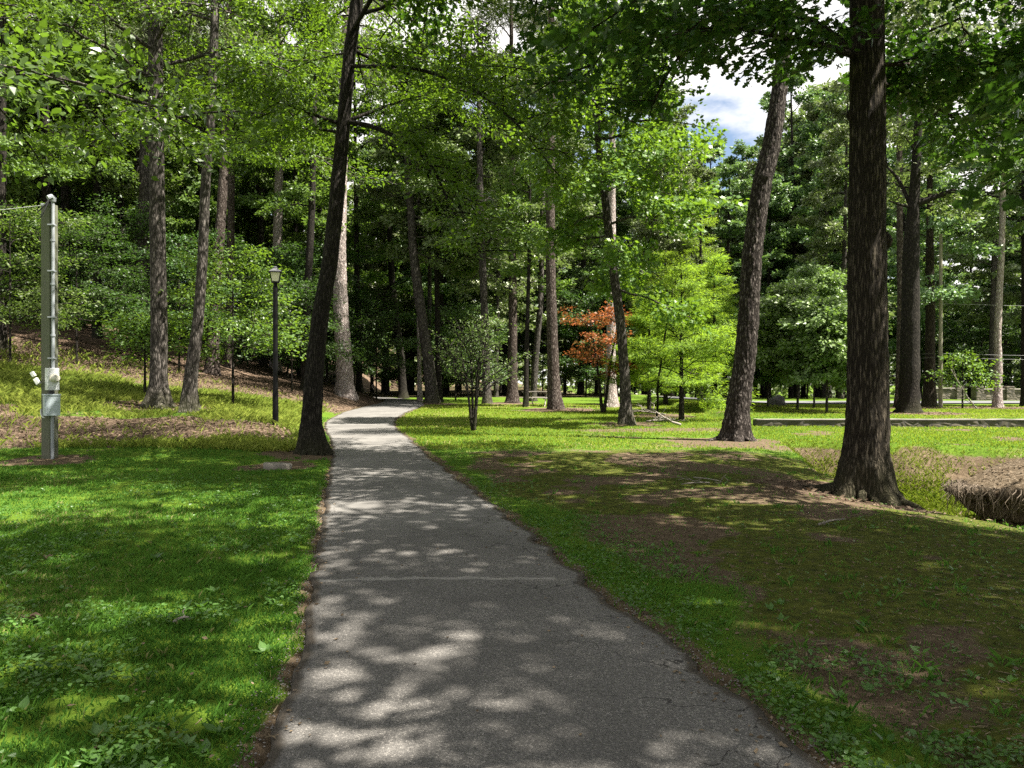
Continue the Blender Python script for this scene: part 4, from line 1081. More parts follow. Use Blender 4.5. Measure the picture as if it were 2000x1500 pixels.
# far-off wood that reads as one mass
rng = np.random.default_rng(77)
n = 85000
pxs = rng.uniform(-700, 2700, n); Yf = rng.uniform(108, 175, n); Xf = (pxs - CX) / F * Yf
clump = vnoise(Xf, Yf, 9, 61)
top = (9 + 15 * clump) * (1 - .35 * np.exp(-((pxs - 1420) / 110) ** 2))
gz = h(Xf, Yf, False)
pos = np.stack([Xf, Yf, gz + rng.random(n) ** .8 * top], 1)
ok_ = ~((np.abs(pxs - 1731) < 16) & (pos[:, 2] < 2.2) & (Yf < 128))
pos, Xf = pos[ok_], Xf[ok_]; n = len(pos)
mb = MB()
leaves(mb, pos, rng.normal(0, 1, (n, 3)), np.array([0, 0, 1.]) + rng.normal(0, .6, (n, 3)), rng.uniform(.7, 1.4, n), 'leaf', np.clip(vnoise(Xf, pos[:, 2], 3, 65) * .6 + rng.random(n) * .4, 0, 1))
tag(mb.build('far_woods', M['leaf_grey']), 'far-off leafy wood closing the view on every side', None, None, 'stuff')

# ------------------------------------------------------------------ grass and ground cover
rng = np.random.default_rng(7)
def field(n, ymin, ymax, xl, xr, power=1.0):
    """points whose density thins out with distance from the lawn's near end"""
    Y = np.exp(rng.uniform(math.log(ymin), math.log(ymax), n))
    Xf = rng.uniform(xl, xr, n) * (Y + 1.0)
    return Xf, Y
def blades(mb, X, Y, hgt, wid, lean=.5, rnd=None):
    n = len(X); Z = h(X, Y) - .01
    az = rng.random(n) * 6.283
    w = np.stack([np.cos(az), np.sin(az), np.zeros(n)], 1) * wid[:, None] * .5
    bd = np.stack([np.cos(az + 1.57), np.sin(az + 1.57), np.zeros(n)], 1) * (hgt * rng.uniform(.1, 1, n) * lean)[:, None]
    b = np.stack([X, Y, Z], 1); up = np.array([0, 0, 1.])
    m = b + bd * .35 + up * (hgt * .6)[:, None]; t = b + bd + up * (hgt * rng.uniform(.75, 1, n))[:, None]
    v = np.stack([b - w, b + w, m + w * .75, t, m - w * .75], 1)
    mb.add(v.reshape(-1, 3), np.arange(n * 5).reshape(-1, 5), rng.random(n) if rnd is None else rnd)

X, Y = field(720000, 2.2, 30, -1.0, 1.0)
mu, di, mo = zones(X, Y)
d1 = XL(Y) - X; d2 = X - XR(Y)
dens = np.clip(1 - mu * 1.3, 0, 1) * np.where(d2 > 0, np.clip(1 - di * .92, .10, 1), np.clip(1 - di * 1.1, .0, 1))
clump = fbm(X, Y, .5, 80)
dens *= smooth(.24, .46, clump) * .88 + .12
keep = (np.maximum(d1, d2) > -.02 + .05 * rng.random(len(X))) & (rng.random(len(X)) < dens) & (creek(X, Y) < .1)
X, Y = X[keep], Y[keep]; c2 = fbm(X, Y, 1.1, 84)
hg = np.where(X > XR(Y), .7, 1) * (.018 + .024 * rng.random(len(X)) + .05 * np.clip(c2 - .45, 0, 1)) * (1 + .02 * Y)
wd_ = .0026 + .0008 * Y
mb = MB()
blades(mb, X, Y, hg, wd_ * rng.uniform(.7, 1.3, len(X)), .8, np.clip(.6 * rng.random(len(X)) + .8 * (vnoise(X, Y, 1.7, 88) - .25), 0, 1))
# taller tufts standing out of the lawn
Xt, Yt = field(9000, 2.3, 22, -1.0, 1.0)
d1 = XL(Yt) - Xt; d2 = Xt - XR(Yt); mu, di, mo = zones(Xt, Yt)
kp = (np.maximum(d1, d2) > .05) & (mu < .4) & (rng.random(len(Xt)) < np.where(d2 > 0, .12, .35)) & (creek(Xt, Yt) < .05)
Xt, Yt = Xt[kp], Yt[kp]
Xt = np.repeat(Xt, 9) + rng.normal(0, .025, len(Xt) * 9); Yt = np.repeat(Yt, 9) + rng.normal(0, .025, len(Yt) * 9)
kp = np.maximum(XL(Yt) - Xt, Xt - XR(Yt)) > .03
Xt, Yt = Xt[kp], Yt[kp]
blades(mb, Xt, Yt, rng.uniform(.035, .085, len(Xt)), .003 + .0006 * Yt, 1.1)
tag(mb.build('lawn_grass', M['grass']), 'short green lawn grass on both sides of the path', None, None, 'stuff')

# far lawn texture: coarser tufts out to the trees
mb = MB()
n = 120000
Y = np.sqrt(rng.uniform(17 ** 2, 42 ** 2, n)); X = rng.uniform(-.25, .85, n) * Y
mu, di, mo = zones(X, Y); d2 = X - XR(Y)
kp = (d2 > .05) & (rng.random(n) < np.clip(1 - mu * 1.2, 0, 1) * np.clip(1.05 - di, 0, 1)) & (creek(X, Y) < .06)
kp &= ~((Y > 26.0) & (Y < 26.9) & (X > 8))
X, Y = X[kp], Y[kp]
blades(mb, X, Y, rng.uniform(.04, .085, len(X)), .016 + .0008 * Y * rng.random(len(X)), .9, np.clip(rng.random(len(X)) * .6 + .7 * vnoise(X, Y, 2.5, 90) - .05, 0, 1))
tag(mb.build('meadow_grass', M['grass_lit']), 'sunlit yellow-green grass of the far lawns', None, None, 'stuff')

# long grass on the left bank
mb = MB()
n = 230000
Y = rng.uniform(16, 36, n); X = XL(Y) - rng.uniform(.6, 26, n)
mu, di, mo = zones(X, Y)
kp = (rng.random(n) < np.clip(1 - mu * 1.15, .04, 1)) & (fbm(X, Y, 1.2, 92) > .36)
X, Y = X[kp], Y[kp]
tall = smooth(6, 12, XL(Y) - X)
blades(mb, X, Y, rng.uniform(.08, .22, len(X)) * (1 + 1.0 * tall), rng.uniform(.005, .012, len(X)), 1.1, np.clip(.55 * rng.random(len(X)) + .6 * vnoise(X, Y, 2, 93) - .05, 0, 1))
tag(mb.build('bank_grass', M['grass_dry']), 'long yellow-green grass on the left bank', None, None, 'stuff')

# rank growth down in the creek
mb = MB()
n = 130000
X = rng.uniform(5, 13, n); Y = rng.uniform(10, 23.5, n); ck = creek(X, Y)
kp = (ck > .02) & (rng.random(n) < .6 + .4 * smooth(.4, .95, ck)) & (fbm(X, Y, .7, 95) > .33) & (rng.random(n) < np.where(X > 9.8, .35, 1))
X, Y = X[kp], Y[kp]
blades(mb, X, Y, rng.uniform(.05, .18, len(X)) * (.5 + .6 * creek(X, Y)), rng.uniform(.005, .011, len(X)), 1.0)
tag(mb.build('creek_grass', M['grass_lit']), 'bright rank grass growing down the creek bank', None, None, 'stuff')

# clover and broad-leaved weeds
mb = MB()
def lowleaf(X, Y, sz, hgt, kind='leaf', tilt=.45):
    n = len(X); az = rng.random(n) * 6.283
    pos = np.stack([X, Y, h(X, Y) + hgt], 1)
    leaves(mb, pos, np.stack([np.cos(az), np.sin(az), rng.normal(.15, .2, n)], 1), np.array([0, 0, 1.]) + rng.normal(0, tilt, (n, 3)), sz, kind, rng.random(n))
X, Y = field(90000, 2.2, 12, -1.0, 1.0)
d1 = XL(Y) - X; d2 = X - XR(Y)
cl = fbm(X, Y, .8, 97)
p = np.where(d1 > 0, smooth(.47, .60, cl + .10 * smooth(5, 2.6, Y)), smooth(.40, .5, cl) * (1 - smooth(.5, 1.3, d2)) + .12 * smooth(.5, .62, cl))
kp = (np.maximum(d1, d2) > .06) & (rng.random(len(X)) < p) & (creek(X, Y) < .05)
X, Y = X[kp], Y[kp]
lowleaf(X, Y, rng.uniform(.018, .036, len(X)) * (1 + .03 * Y), rng.uniform(.015, .055, len(X)))
# rosettes
Xc, Yc = field(900, 2.3, 8, -1.0, 1.0)
d1 = XL(Yc) - Xc; d2 = Xc - XR(Yc)
kp = (np.maximum(d1, d2) > .10) & ((d2 < 1.6) | (rng.random(len(Xc)) < .3)) & (rng.random(len(Xc)) < .42)
for x, y in zip(Xc[kp], Yc[kp]):
    k = rng.integers(4, 9); a = rng.random() * 6.28 + np.arange(k) * 6.28 / k + rng.normal(0, .25, k)
    pos = np.stack([x + .01 * np.cos(a), y + .01 * np.sin(a), np.full(k, float(h(x, y)) + .012)], 1)
    leaves(mb, pos, np.stack([np.cos(a), np.sin(a), rng.uniform(.2, .9, k)], 1), np.tile([0, 0, 1.], (k, 1)) + rng.normal(0, .15, (k, 3)), rng.uniform(.03, .085, k) * (1 if x < 0 else .7), 'leaf', rng.random(k))
tag(mb.build('weeds', M['weeds']), 'clover and broad-leaved weeds in the near grass and along the path margins', None, None, 'stuff')

# dry leaves and bits lying about
mb = MB()
n = 120000
Y = rng.uniform(8, 40, n); X = np.where(rng.random(n) < .7, XL(Y) - rng.uniform(0, 24, n), rng.uniform(2, 26, n))
mu, di, mo = zones(X, Y)
kp = (rng.random(n) < mu * .9) & (np.maximum(XL(Y) - X, X - XR(Y)) > .05)
X1, Y1 = X[kp], Y[kp]
Xa, Ya = field(16000, 2.5, 18, .05, 1.0); mu, di, mo = zones(Xa, Ya)
kp = (Xa - XR(Ya) > .02) & (rng.random(len(Xa)) < di * .28 + mu) & (creek(Xa, Ya) < .4)
Xa, Ya = Xa[kp], Ya[kp]
Xb, Yb = field(500, 2.5, 14, -1, .1); kp = XL(Yb) - Xb > .0; Xb, Yb = Xb[kp], Yb[kp]
X = np.concatenate([X1, Xa, Xb]); Y = np.concatenate([Y1, Ya, Yb]); n = len(X)
az = rng.random(n) * 6.283
leaves(mb, np.stack([X, Y, h(X, Y) + rng.uniform(.004, .03, n)], 1), np.stack([np.cos(az), np.sin(az), rng.normal(0, .25, n)], 1), np.array([0, 0, 1.]) + rng.normal(0, .5, (n, 3)),
       rng.uniform(.04, .09, n) * np.where(np.arange(n) < len(X1), 1.2, .45), 'quad', rng.random(n))
tag(mb.build('leaf_litter', M['litter']), 'dry brown leaves lying on the bank, round the trunks and on the bare earth', None, None, 'stuff')

# bits blown onto the path, mostly along its margins
mb = MB(); n = 420
Y = np.exp(rng.uniform(math.log(2.6), math.log(22), n)); uu = np.where(rng.random(n) < .75, np.abs(rng.normal(0, .06, n)), rng.random(n)).clip(0, 1)
uu = np.where(rng.random(n) < .6, 1 - uu, uu).clip(.01, .99); X = XL(Y) * (1 - uu) + XR(Y) * uu
az = rng.random(n) * 6.283
leaves(mb, np.stack([X, Y, hp(Y) + .018 + .02 * (1 - (2 * uu - 1) ** 2) + (fbm(X, Y, 1.5, 75) - .5) * .015], 1), np.stack([np.cos(az), np.sin(az), rng.normal(.05, .1, n)], 1), np.array([0, 0, 1.]) + rng.normal(0, .3, (n, 3)), rng.uniform(.012, .04, n), 'quad', rng.random(n))
tag(mb.build('path_litter', M['litter']), 'small dry leaves blown onto the asphalt', None, None, 'stuff')

# fallen needles and twig bits, mostly on the bare earth
mb = MB()
n = 11000
X, Y = field(n, 2.4, 16, -.6, 1.0); mu, di, mo = zones(X, Y)
d1 = XL(Y) - X; d2 = X - XR(Y)
kp = (np.maximum(d1, d2) > .0) & (rng.random(n) < np.clip(di * .9 + mu + .04, 0, 1)) & (creek(X, Y) < .3)
X, Y = X[kp], Y[kp]; n = len(X); az = rng.random(n) * 6.283
leaves(mb, np.stack([X, Y, h(X, Y) + rng.uniform(.004, .012, n)], 1), np.stack([np.cos(az), np.sin(az), rng.normal(0, .08, n)], 1), np.array([0, 0, 1.]) + rng.normal(0, .3, (n, 3)), rng.uniform(.02, .07, n), 'needle', rng.random(n))
tag(mb.build('pine_needles', M['litter']), 'fallen needles and twig bits scattered on the bare earth and margins', None, None, 'stuff')

# grit broken off along the path margins
mb = MB()
n = 2600
Y = np.exp(rng.uniform(math.log(2.4), math.log(12), n)); sd = rng.random(n) < .4
off = np.abs(rng.normal(0, .10, n))
X = np.where(sd, XL(Y) - off + .02, XR(Y) + off * 1.5 - .02)
s = rng.uniform(.003, .008, n)
oct_ = np.array([(1, 0, 0), (0, 1, 0), (-1, 0, 0), (0, -1, 0), (0, 0, .7), (0, 0, -.7)])
of = np.array([(0, 1, 4), (1, 2, 4), (2, 3, 4), (3, 0, 4), (1, 0, 5), (2, 1, 5), (3, 2, 5), (0, 3, 5)])
Zs = h(X, Y) + .004
v = np.stack([X, Y, Zs], 1)[:, None, :] + oct_[None] * (s[:, None] * rng.uniform(.6, 1.3, (n, 3)))[:, None, :]
mb.add(v.reshape(-1, 3), (of[None] + np.arange(n)[:, None, None] * 6).reshape(-1, 3))
tag(mb.build('loose_gravel', plain('grit', (.17, .155, .14), .9, 0, .3, 30)), 'loose grit along the crumbling margins of the path', None, None, 'stuff')

# ------------------------------------------------------------------ utility post
wood_m = plain('post_wood', (.115, .12, .082), .85, 0, .22, 6, .4, (9, 9, .9))
galv = plain('galvanised', (.27, .29, .31), .6, .2, .12, 14)
box_m = plain('grey_enamel', (.58, .60, .62), .45, .1, .06, 8)
box2_m = plain('weathered_box', (.38, .44, .47), .5, .1, .10, 8)
black = plain('black_rubber', (.012, .012, .013), .5, 0, .1)
white_m = plain('white_plastic', (.72, .72, .68), .4, 0, .05)
P = at(92, 896); D = P[1]; k = D / F
root = thing('utility_post', P, 'square weathered timber post carrying grey electric boxes and a conduit, at left in the grass', 'utility post')
zt = EYE - (398 - HZ) * k - P[2]
def lx(px): return (px - CX) * k - P[0]
def lz(py): return EYE - (py - HZ) * k - P[2]
RZ = R(-14)
mb = MB(); add_box(mb, T(lx(91), .1, zt / 2 - .15, RZ), (.20, .20, zt + .3), .008); mb.build('post', wood_m, root)
mb = MB()
cz = np.linspace(lz(722), lz(393), 12)
add_tube(mb, np.stack([np.linspace(lx(105), lx(105.5), 12), np.full(12, -.02), cz], 1), .030, 10)
for y in (555, 655, 470): add_lathe(mb, T(lx(105), -.02, lz(y)), [(.042, -.02), (.042, .02)], 10)
mb.build('conduit', galv, root)
for y in (440, 530, 620, 700):
    mb = MB(); add_box(mb, T(lx(103), -.02, lz(y)), (.13, .09, .025), .004); mb.build('pipe_strap', galv, root)
mb = MB()
add_tube(mb, [(lx(106), -.02, lz(395)), (lx(106), -.02, lz(389)), (lx(104), -.05, lz(386)), (lx(100), -.10, lz(389))], [.045, .055, .055, .045], 10)
mb.build('weatherhead', galv, root)
mb = MB()
for (a, b_, s_) in ((400, 417, .02), (405, 430, .05)):
    t = np.linspace(0, 1, 12)
    add_tube(mb, np.stack([lx(103) + (lx(80) - lx(103)) * t, -.10 - .05 * np.sin(t * 3.1), lz(392) + (lz(b_) - lz(392)) * t ** .8 - s_ * np.sin(t * 3.14) * 2], 1), .011, 6)
mb.build('wire_loop', black, root)
mb = MB()
t = np.linspace(0, 1, 30)
add_tube(mb, np.stack([lx(92) - 14 * t, .05 + 4 * t, lz(399) + .18 * t - .55 * 4 * t * (1 - t) * .3 + 1.0 * t * t], 1), .009, 6)
mb.build('service_cable', plain('cable_grey', (.5, .5, .48), .6), root)
mb = MB(); add_box(mb, T(lx(88), -.03, lz(401)), (.10, .05, .05), .01); mb.build('cable_clamp', galv, root)
# meter box
mt = MB(); add_box(mt, T(lx(105.5), -.06, lz(740.5), R(43)), (.20, .20, lz(719) - lz(762)), .012)
mbx = mt.build('meter_box', box_m, root)
mb = MB(); add_box(mb, T(lx(105.5) - .075, -.06 - .075, lz(740.5), R(43)), (.205, .006, .36), .002)
nrm = Vector((math.cos(R(-47 + 0)), math.sin(R(-47)), 0))
rot = Vector((.78, -.62, 0)).to_track_quat('Z', 'Y').to_matrix().to_4x4()
mb = MB(); add_lathe(mb, Matrix.Translation((lx(105.5) + .075, -.125, lz(739))) @ rot, [(.085, -.02), (.085, .03), (.070, .032), (.068, .11), (.055, .135), (.05, .14)], 20)
mb.build('meter', plain('meter_glass', (.55, .53, .45), .2, 0, .15, 20), root)
mb = MB(); add_lathe(mb, T(lx(103), -.05, lz(766)), [(.05, -.06), (.05, .06)], 10); mb.build('nipple', black, root)
mb = MB(); add_box(mb, T(lx(105.5), -.08, lz(791.5), R(40)), (.26, .20, lz(772) - lz(812)), .01)
b2 = mb.build('switch_box', box2_m, root)
mb = MB(); add_box(mb, T(lx(105.5), -.08, lz(771), R(40)), (.285, .225, .03), .008); mb.build('lid', box2_m, b2)
mb = MB(); add_tube(mb, [(lx(104), -.03, lz(811)), (lx(104), -.03, lz(850)), (lx(104), -.03, lz(900))], .030, 10); mb.build('conduit', galv, root)
mb = MB()
t = np.linspace(0, 1, 14)
add_tube(mb, np.stack([lx(77) + (lx(98) - lx(77)) * t, .05 - .22 * np.sin(t * 1.6), lz(800) + (lz(815) - lz(800)) * np.sin(t * 1.57)], 1), .012, 6)
mb.build('loop_cable', plain('cable_pale', (.5, .5, .47), .6), root)
mb = MB(); add_box(mb, T(lx(74), -.02, lz(745), 0, 0, R(-33)), (.075, .075, .13), .012); add_box(mb, T(lx(66), -.02, lz(731), 0, 0, R(-33)), (.065, .065, .10), .012)
f = mb.build('flood_lamp', white_m, root)
mb = MB(); add_tube(mb, [(lx(79), .06, lz(748)), (lx(70), -.02, lz(738))], .014, 6); mb.build('bracket', black, f)

# ------------------------------------------------------------------ street lamp
P = at(538, 830); D = P[1]; k = D / F
iron = plain('black_iron', (.006, .006, .0065), .5, 0, .2, 10)
iron.node_tree.nodes['Principled BSDF'].inputs['Specular IOR Level'].default_value = .12
root = thing('street_lamp', P, 'black post-top lantern lamp standing in the mulch left of the path', 'street lamp')
zg = lambda py: (830 - py) * k
zl = EYE - (553 - HZ) * k - P[2]
mb = MB(); add_lathe(mb, T(0, 0, 0), [(.095, -.2), (.095, .02), (.085, .05), (.082, .9), (.072, 1.0), (.068, zl - .1), (.05, zl - .06), (.05, zl)], 16)
mb.build('post', iron, root)
def frustum(mb, z0, z1, a0, a1, rz):
    v = []
    for z, a in ((z0, a0), (z1, a1)):
        for q in range(4):
            an = rz + q * math.pi / 2 + math.pi / 4
            v.append((a * math.sqrt(2) * math.cos(an), a * math.sqrt(2) * math.sin(an), z))
    mb.add(v, [[0, 1, 5, 4], [1, 2, 6, 5], [2, 3, 7, 6], [3, 0, 4, 7]]); mb.add(v, [[3, 2, 1, 0], [4, 5, 6, 7]])
rz = R(16); s = k
hgl = zl + 20 * s
mb = MB(); frustum(mb, zl + .02, hgl, 6.2 * s, 9.6 * s, rz)
mb.build('lantern_glass', plain('frosted_glass', (.70, .68, .52), .35, 0, .04), root)
mb = MB(); frustum(mb, zl, zl + .045, 7.2 * s, 7.2 * s, rz); frustum(mb, hgl, hgl + .03, 12.6 * s, 12.2 * s, rz)
for q in range(4):
    an = rz + q * math.pi / 2 + math.pi / 4; c, s_ = math.cos(an) * math.sqrt(2), math.sin(an) * math.sqrt(2)
    add_tube(mb, [(6.5 * s * c, 6.5 * s * s_, zl + .02), (10 * s * c, 10 * s * s_, hgl + .01)], .013, 6)
mb.build('lantern_frame', iron, root)
mb = MB(); frustum(mb, hgl + .031, hgl + .031 + 6 * s, 12.0 * s, 4 * s, rz); add_lathe(mb, T(0, 0, hgl + .031 + 6 * s), [(4.2 * s, -.01), (4.2 * s, .04), (2.5 * s, .06), (2 * s, .065)], 12)
mb.build('lantern_roof', plain('lamp_roof', (.10, .10, .11), .4, .2, .1), root)

# ------------------------------------------------------------------ small things
P = at(542, 915)
mb = MB(); add_lathe(mb, T(0, 0, .02, 0, R(-3), R(4)), [(.235, -.12), (.24, .06), (.225, .075), (.20, .075), (.195, .055), (.02, .05)], 26)
o = mb.build('concrete_lid', plain('old_concrete', (.20, .18, .15), .9, 0, .25, 14, .5), None, True)
o.location = P; tag(o, 'round concrete lid half sunk in the earth in front of the dark leaning maple', 'lid')

P = at(1052, 793)
pt = plain('table_wood', (.34, .30, .26), .85, 0, .2, 6, .2, (1, 8, 8))
root = thing('picnic_table', P, 'weathered picnic table in the shade beside the big reddish pine', 'picnic table')
root.rotation_euler = (0, 0, R(-24))
mb = MB()
for q in range(5): add_box(mb, T(0, -.30 + q * .15, .74), (1.5, .14, .04), .006)
mb.build('table_top', pt, root)
for sgn in (-1, 1):
    mb = MB()
    for q in range(2): add_box(mb, T(0, sgn * (.58 + q * .15), .44), (1.5, .14, .04), .006)
    mb.build('bench_seat', pt, root)
    mb = MB()
    add_box(mb, T(sgn * .55, 0, .695), (.05, .72, .05), .005); add_box(mb, T(sgn * .551, 0, .395), (.05, 1.42, .05), .005)
    for g in (-1, 1): add_tube(mb, [(sgn * .55, g * .25, .70), (sgn * .55, g * .58, 0)], .035, 4)
    mb.build('trestle', pt, root)

P = at_d(1731, 128)
root = thing('stop_sign', P, 'grey back of an octagonal road sign on a post, far beyond the road', 'road sign')
zc = EYE - (757 - HZ) / F * 128 - P[2]
mb = MB(); add_lathe(mb, Matrix.Translation((0, 0, zc)) @ Matrix.Rotation(R(90), 4, 'X') @ Matrix.Rotation(R(22.5), 4, 'Z'), [(.40, -.01), (.40, .01)], 8)
mb.build('plate', plain('sign_back', (.55, .56, .57), .5, .2, .05), root)
mb = MB(); add_box(mb, T(0, -.04, zc / 2), (.07, .05, zc + .7), .008); mb.build('post', plain('sign_post', (.06, .06, .06), .6), root)

P = at(1837, 797); D = P[1]; k = D / F
root = thing('utility_pole', P, 'plain round timber utility pole with thin wires, right of the brown oak', 'utility pole')
mb = MB(); add_lathe(mb, T(0, 0, 0), [(.10, -.3), (.10, 0), (.085, 4), (.075, 8.5)], 12); mb.build('pole', plain('pole_wood', (.20, .18, .13), .85, 0, .2, 6, .3, (8, 8, .8)), root)
mb = MB()
for zz, yo in ((EYE - (592 - HZ) * k - P[2], 0), (EYE - (690 - HZ) * k - P[2], .05), (EYE - (698 - HZ) * k - P[2], .05)):
    for xe, ye, ze in ((26, 2, .6), (-14, 26, 1.2)):
        t = np.linspace(0, 1, 24)
        add_tube(mb, np.stack([xe * t, .1 + ye * t, zz + ze * t - .35 * 4 * t * (1 - t)], 1), .006, 5)
mb.build('wires', plain('wire_grey', (.2, .2, .2), .5), root)

# leaning bare pole by the sapling, far right
def bough(nm, lab, pts, r0, r1, twigs=0, seed=1, cat='branch', mat='stick'):
    rng_ = np.random.default_rng(seed)
    pts = np.array(pts, float); mb = MB()
    q, r = resample(pts - pts[0], np.linspace(r0, r1, len(pts)), .12)
    q[:, :] += np.cumsum(rng_.normal(0, r0 * .15, q.shape), 0)
    add_tube(mb, q, r, 7)
    for j in range(twigs):
        b0 = q[rng_.integers(1, len(q) - 1)]; d = q[-1] - q[0]; d /= np.linalg.norm(d)
        w = d + rng_.normal(0, .6, 3); w[2] = abs(w[2]) * .9; w /= np.linalg.norm(w); Lg = rng_.uniform(.25, .6) * np.linalg.norm(q[-1])
        t = np.linspace(0, 1, 6)[:, None]
        tw = b0 + w * t * Lg + np.cumsum(rng_.normal(0, .025, (6, 3)), 0)
        add_tube(mb, tw, np.linspace(r1 * 1.1, .004, 6), 5)
        for _ in range(2):
            i_ = rng_.integers(2, 5); w2 = w + rng_.normal(0, .7, 3); w2 /= np.linalg.norm(w2)
            add_tube(mb, tw[i_] + w2 * t * Lg * .4, np.linspace(r1 * .6, .003, 6), 4)
    o = mb.build(nm, M[mat], None, True); o.location = pts[0]
    return tag(o, lab, cat)
def pp(px, py, D): return ((px - CX) / F * D, D, EYE - (py - HZ) / F * D)
g = at(1908, 799)
bough('dead_branch', 'thin pale dead stem leaning left over the sapling on the far verge', [tuple(g), pp(1888, 775, g[1]), pp(1870, 745, g[1]), pp(1858, 722, g[1])], .04, .015, 3, 3)
g = at(1330, 832)
bough('dead_branch', 'bleached fallen bough with bare twigs lying by the creek left of the leaning pine', [tuple(g + np.array([0, 0, .04])), pp(1305, 822, g[1]), pp(1285, 808, g[1] + .3), pp(1268, 795, g[1] + .5)], .045, .015, 7, 4)
g = at(1300, 812)
bough('dead_branch', 'fallen grey bough tangled with the bleached one at the foot of the cypresses', [tuple(g + np.array([0, 0, .05])), pp(1275, 806, g[1]), pp(1250, 800, g[1]), pp(1236, 803, g[1])], .04, .012, 7, 5)
g = at(1262, 826)
bough('dead_branch', 'low twiggy branch lying between the slender maple and the bleached bough', [tuple(g + np.array([0, 0, .05])), pp(1285, 820, g[1]), pp(1320, 818, g[1] + .4)], .03, .010, 8, 6)
g = at(1268, 822)
bough('leaning_stem', 'long thin bare stem slanting up through the cypresses', [tuple(at(1283, 815)), pp(1290, 740, 28), pp(1305, 650, 28), pp(1322, 560, 28)], .05, .02, 4, 7, 'branch', 'bark_dark')
for (a, b_, lab, sd) in [((1355, 935), (1410, 945), 'short dead stick lying on the bare earth left of the oak', 11), ((1600, 1030), (1650, 1022), 'crooked stick lying in the earth just in front of the oak', 12),
                         ((1385, 945), (1330, 950), 'dark twig lying on the bare earth near the short dead stick', 13),
                         ((340, 1222), (368, 1215), 'short pale twig lying in the near lawn', 15)]:
    A = at(*a); Bq = at(*b_); A[2] += .02; Bq[2] += .03
    o = bough('fallen_stick', lab, [tuple(A), tuple((A + Bq) / 2 + np.array([0, .03, .015])), tuple(Bq)], .012, .006, 1, sd, 'stick')
# pine cone sized brown leaf clods on the near lawn
for (x, y, lab) in [(93, 1098, 'dark curled dead leaf on the near lawn, the farther of two'), (60, 1218, 'brown curled dead leaf on the near lawn, the nearer of two')]:
    q = at(x, y); mb = MB()
    t = np.linspace(-1, 1, 7); uu, vv = np.meshgrid(t, t)
    m_ = np.sqrt(np.clip(1 - uu ** 2 * .9, 0, 1)); z = .028 * (vv * m_) ** 2 + .02 * uu ** 2 + .008 * np.sin(5 * uu + 3 * vv)
    v = np.stack([uu * .055, vv * m_ * .034, z + .02], -1).reshape(-1, 3)
    i = np.arange(6); k_ = np.arange(6)[:, None] * 7
    f = np.stack([k_ + i, k_ + i + 1, k_ + 8 + i, k_ + 7 + i], -1).reshape(-1, 4)
    mb.add(v, f)
    o = mb.build('dead_leaf', M['litter'], None, True); o.location = q; o.rotation_euler = (0, 0, x); o.scale = (1, 1, 1)
    tag(o, lab, 'leaf')
# boulder
P = at_d(1517, 40)
bm = bmesh.new(); bmesh.ops.create_icosphere(bm, subdivisions=3, radius=1)
for v in bm.verts:
    c = v.co; c *= 1 + .16 * math.sin(3 * c.x + 1) * math.cos(2.5 * c.y) + .10 * math.sin(6 * c.z + 4 * c.x)
    v.co = Vector((c.x * .5, c.y * .4, c.z * .36 + .12))
mb = MB(); add_bm(mb, bm, Matrix.Identity(4)); o = mb.build('boulder', plain('boulder_stone', (.09, .085, .08), .9, 0, .25, 5, .5), None, True)
o.location = P; tag(o, 'dark rounded boulder in the shade under the young beeches', 'boulder')

# ------------------------------------------------------------------ overhanging bank with hanging roots in the bend of the creek
def earth_mat():
    m, t, n, l, o = mat_new('root_earth')
    v = mapped(n, l, 'Object', (7, 7, 2.2)); f = noise(n, l, v, 2.2, 7, .72)
    r = ramp(n, [(.3, (.025, .019, .013)), (.52, (.10, .076, .05)), (.72, (.24, .20, .15))]); l(f, r.inputs['Fac'])
    p = n('ShaderNodeBsdfPrincipled'); l(r.outputs['Color'], p.inputs['Base Color']); p.inputs['Roughness'].default_value = 1; p.inputs['Specular IOR Level'].default_value = .05
    b = n('ShaderNodeBump'); b.inputs['Strength'].default_value = 1; b.inputs['Distance'].default_value = .06; l(f, b.inputs['Height']); l(b.outputs[0], p.inputs['Normal'])
    l(p.outputs[0], o.inputs['Surface']); return m
cx_, cy_ = 11.4, 13.5
root = thing('earth_bank', (cx_, cy_, 0), 'undercut clod of earth with a fringe of hanging roots in the bend of the creek', 'earth bank')
na, nz_ = 120, 26
a = np.linspace(0, 2 * np.pi, na, endpoint=False); zz = np.concatenate([np.linspace(-1.15, -.05, nz_ - 6), [.0, .04, .07, .09, .10, .10]])
rs = np.concatenate([np.linspace(.90, .98, nz_ - 10) - .05 * np.sin(np.linspace(0, 3.1, nz_ - 10)), [1.0, 1.02, 1.02, 1.0, .97, .92, .82, .65, .4, .02]])
A2, ZZ = np.meshgrid(a, zz); RS = np.repeat(rs[:, None], na, 1)
xx = cx_ + RS * np.cos(A2) * 3.5; yy = cy_ + RS * np.sin(A2) * 1.5
bumpy = 1 + (fbm(A2 * 6, ZZ * 3, .9, 110) - .5) * .16
xx = cx_ + (xx - cx_) * bumpy; yy = cy_ + (yy - cy_) * bumpy
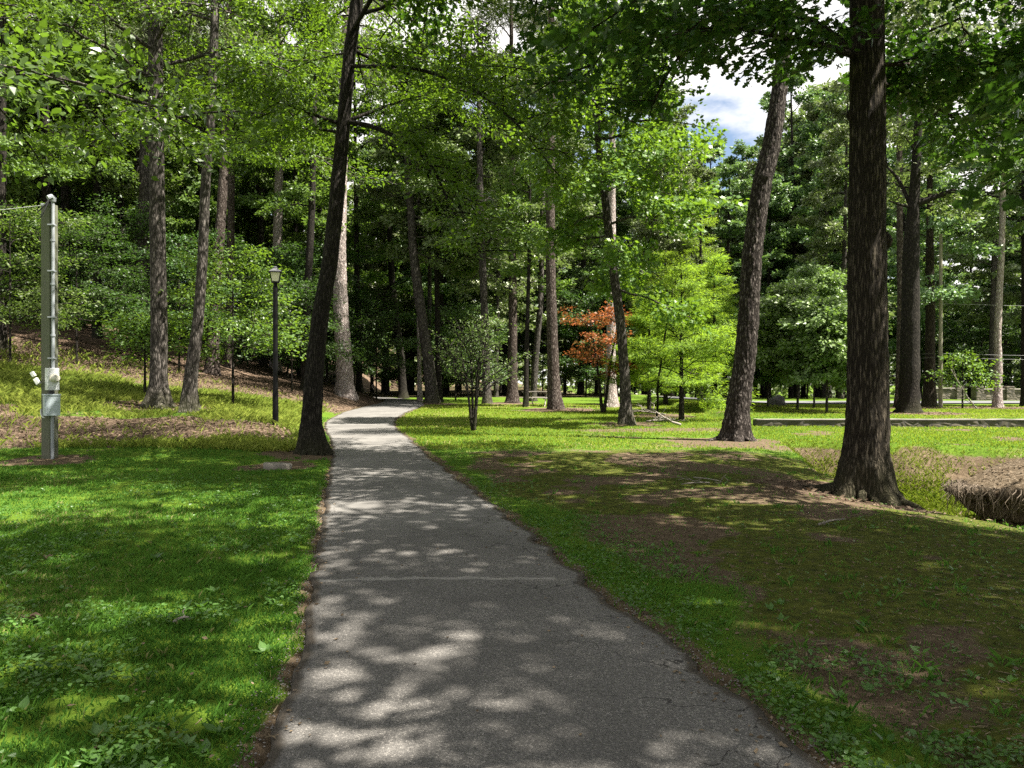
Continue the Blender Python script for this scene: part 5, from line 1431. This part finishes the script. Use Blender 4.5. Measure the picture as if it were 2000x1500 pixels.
# the top falls towards the open (left) end
ztop = ZZ - .35 * smooth(-.2, -1, (xx - cx_) / 3.5) * (ZZ > -.6) + (fbm(xx, yy, .5, 112) - .5) * .12
ztop = ztop + .02 + .2 * np.clip(1 - ((xx - cx_) / 3.5) ** 2, 0, 1) * np.clip(1 - ((yy - cy_) / 1.7) ** 2, 0, 1) * smooth(-.3, .05, ZZ)
v = np.stack([xx - cx_, yy - cy_, ztop], -1).reshape(-1, 3)
i = np.arange(na); j = (i + 1) % na; k = np.arange(len(zz) - 1)[:, None] * na
mb = MB(); mb.add(v, np.stack([k + i, k + j, k + na + j, k + na + i], -1).reshape(-1, 4))
mb.build('earth', earth_mat(), root, True)
mb = MB(); r_ = np.random.default_rng(9)
for _ in range(900):
    an = r_.uniform(math.pi * .85, math.pi * 2.02); q = 1.0 + r_.normal(.01, .03)
    x = math.cos(an) * 3.5 * q; y = math.sin(an) * 1.5 * q - .04
    zt_ = .06 - .35 * float(smooth(-.2, -1, x / 3.5)); Lg = r_.uniform(.12, .55) * (1.5 if r_.random() < .1 else 1)
    t = np.linspace(0, 1, 6)
    add_tube(mb, np.stack([x + np.cumsum(r_.normal(0, .045, 6)), y - .03 * np.sin(t * 3) + np.cumsum(r_.normal(0, .015, 6)), zt_ - Lg * t], 1), np.linspace(.007, .002, 6) * r_.uniform(.5, 1.5), 4, False)
tag(mb.build('roots', plain('root_wood', (.20, .155, .11), .9, 0, .3, 20), root), None, None, None, 'stuff')
mb = MB(); n = 1500
an = rng.uniform(0, 6.283, n); q = np.sqrt(rng.random(n)) * .97
X = cx_ + np.cos(an) * q * 3.5; Y = cy_ + np.sin(an) * q * 1.5
az = rng.random(n) * 6.283
leaves(mb, np.stack([X - cx_, Y - cy_, .12 + .2 * (1 - ((X - cx_) / 3.5) ** 2) * (1 - ((Y - cy_) / 1.7) ** 2) - .35 * smooth(-.2, -1, (X - cx_) / 3.5)], 1), np.stack([np.cos(az), np.sin(az), rng.normal(.1, .3, n)], 1), np.array([0, 0, 1.]) + rng.normal(0, .6, (n, 3)), rng.uniform(.03, .07, n), 'quad', rng.random(n))
tag(mb.build('dry_leaves', M['litter'], root), None, None, None, 'stuff')
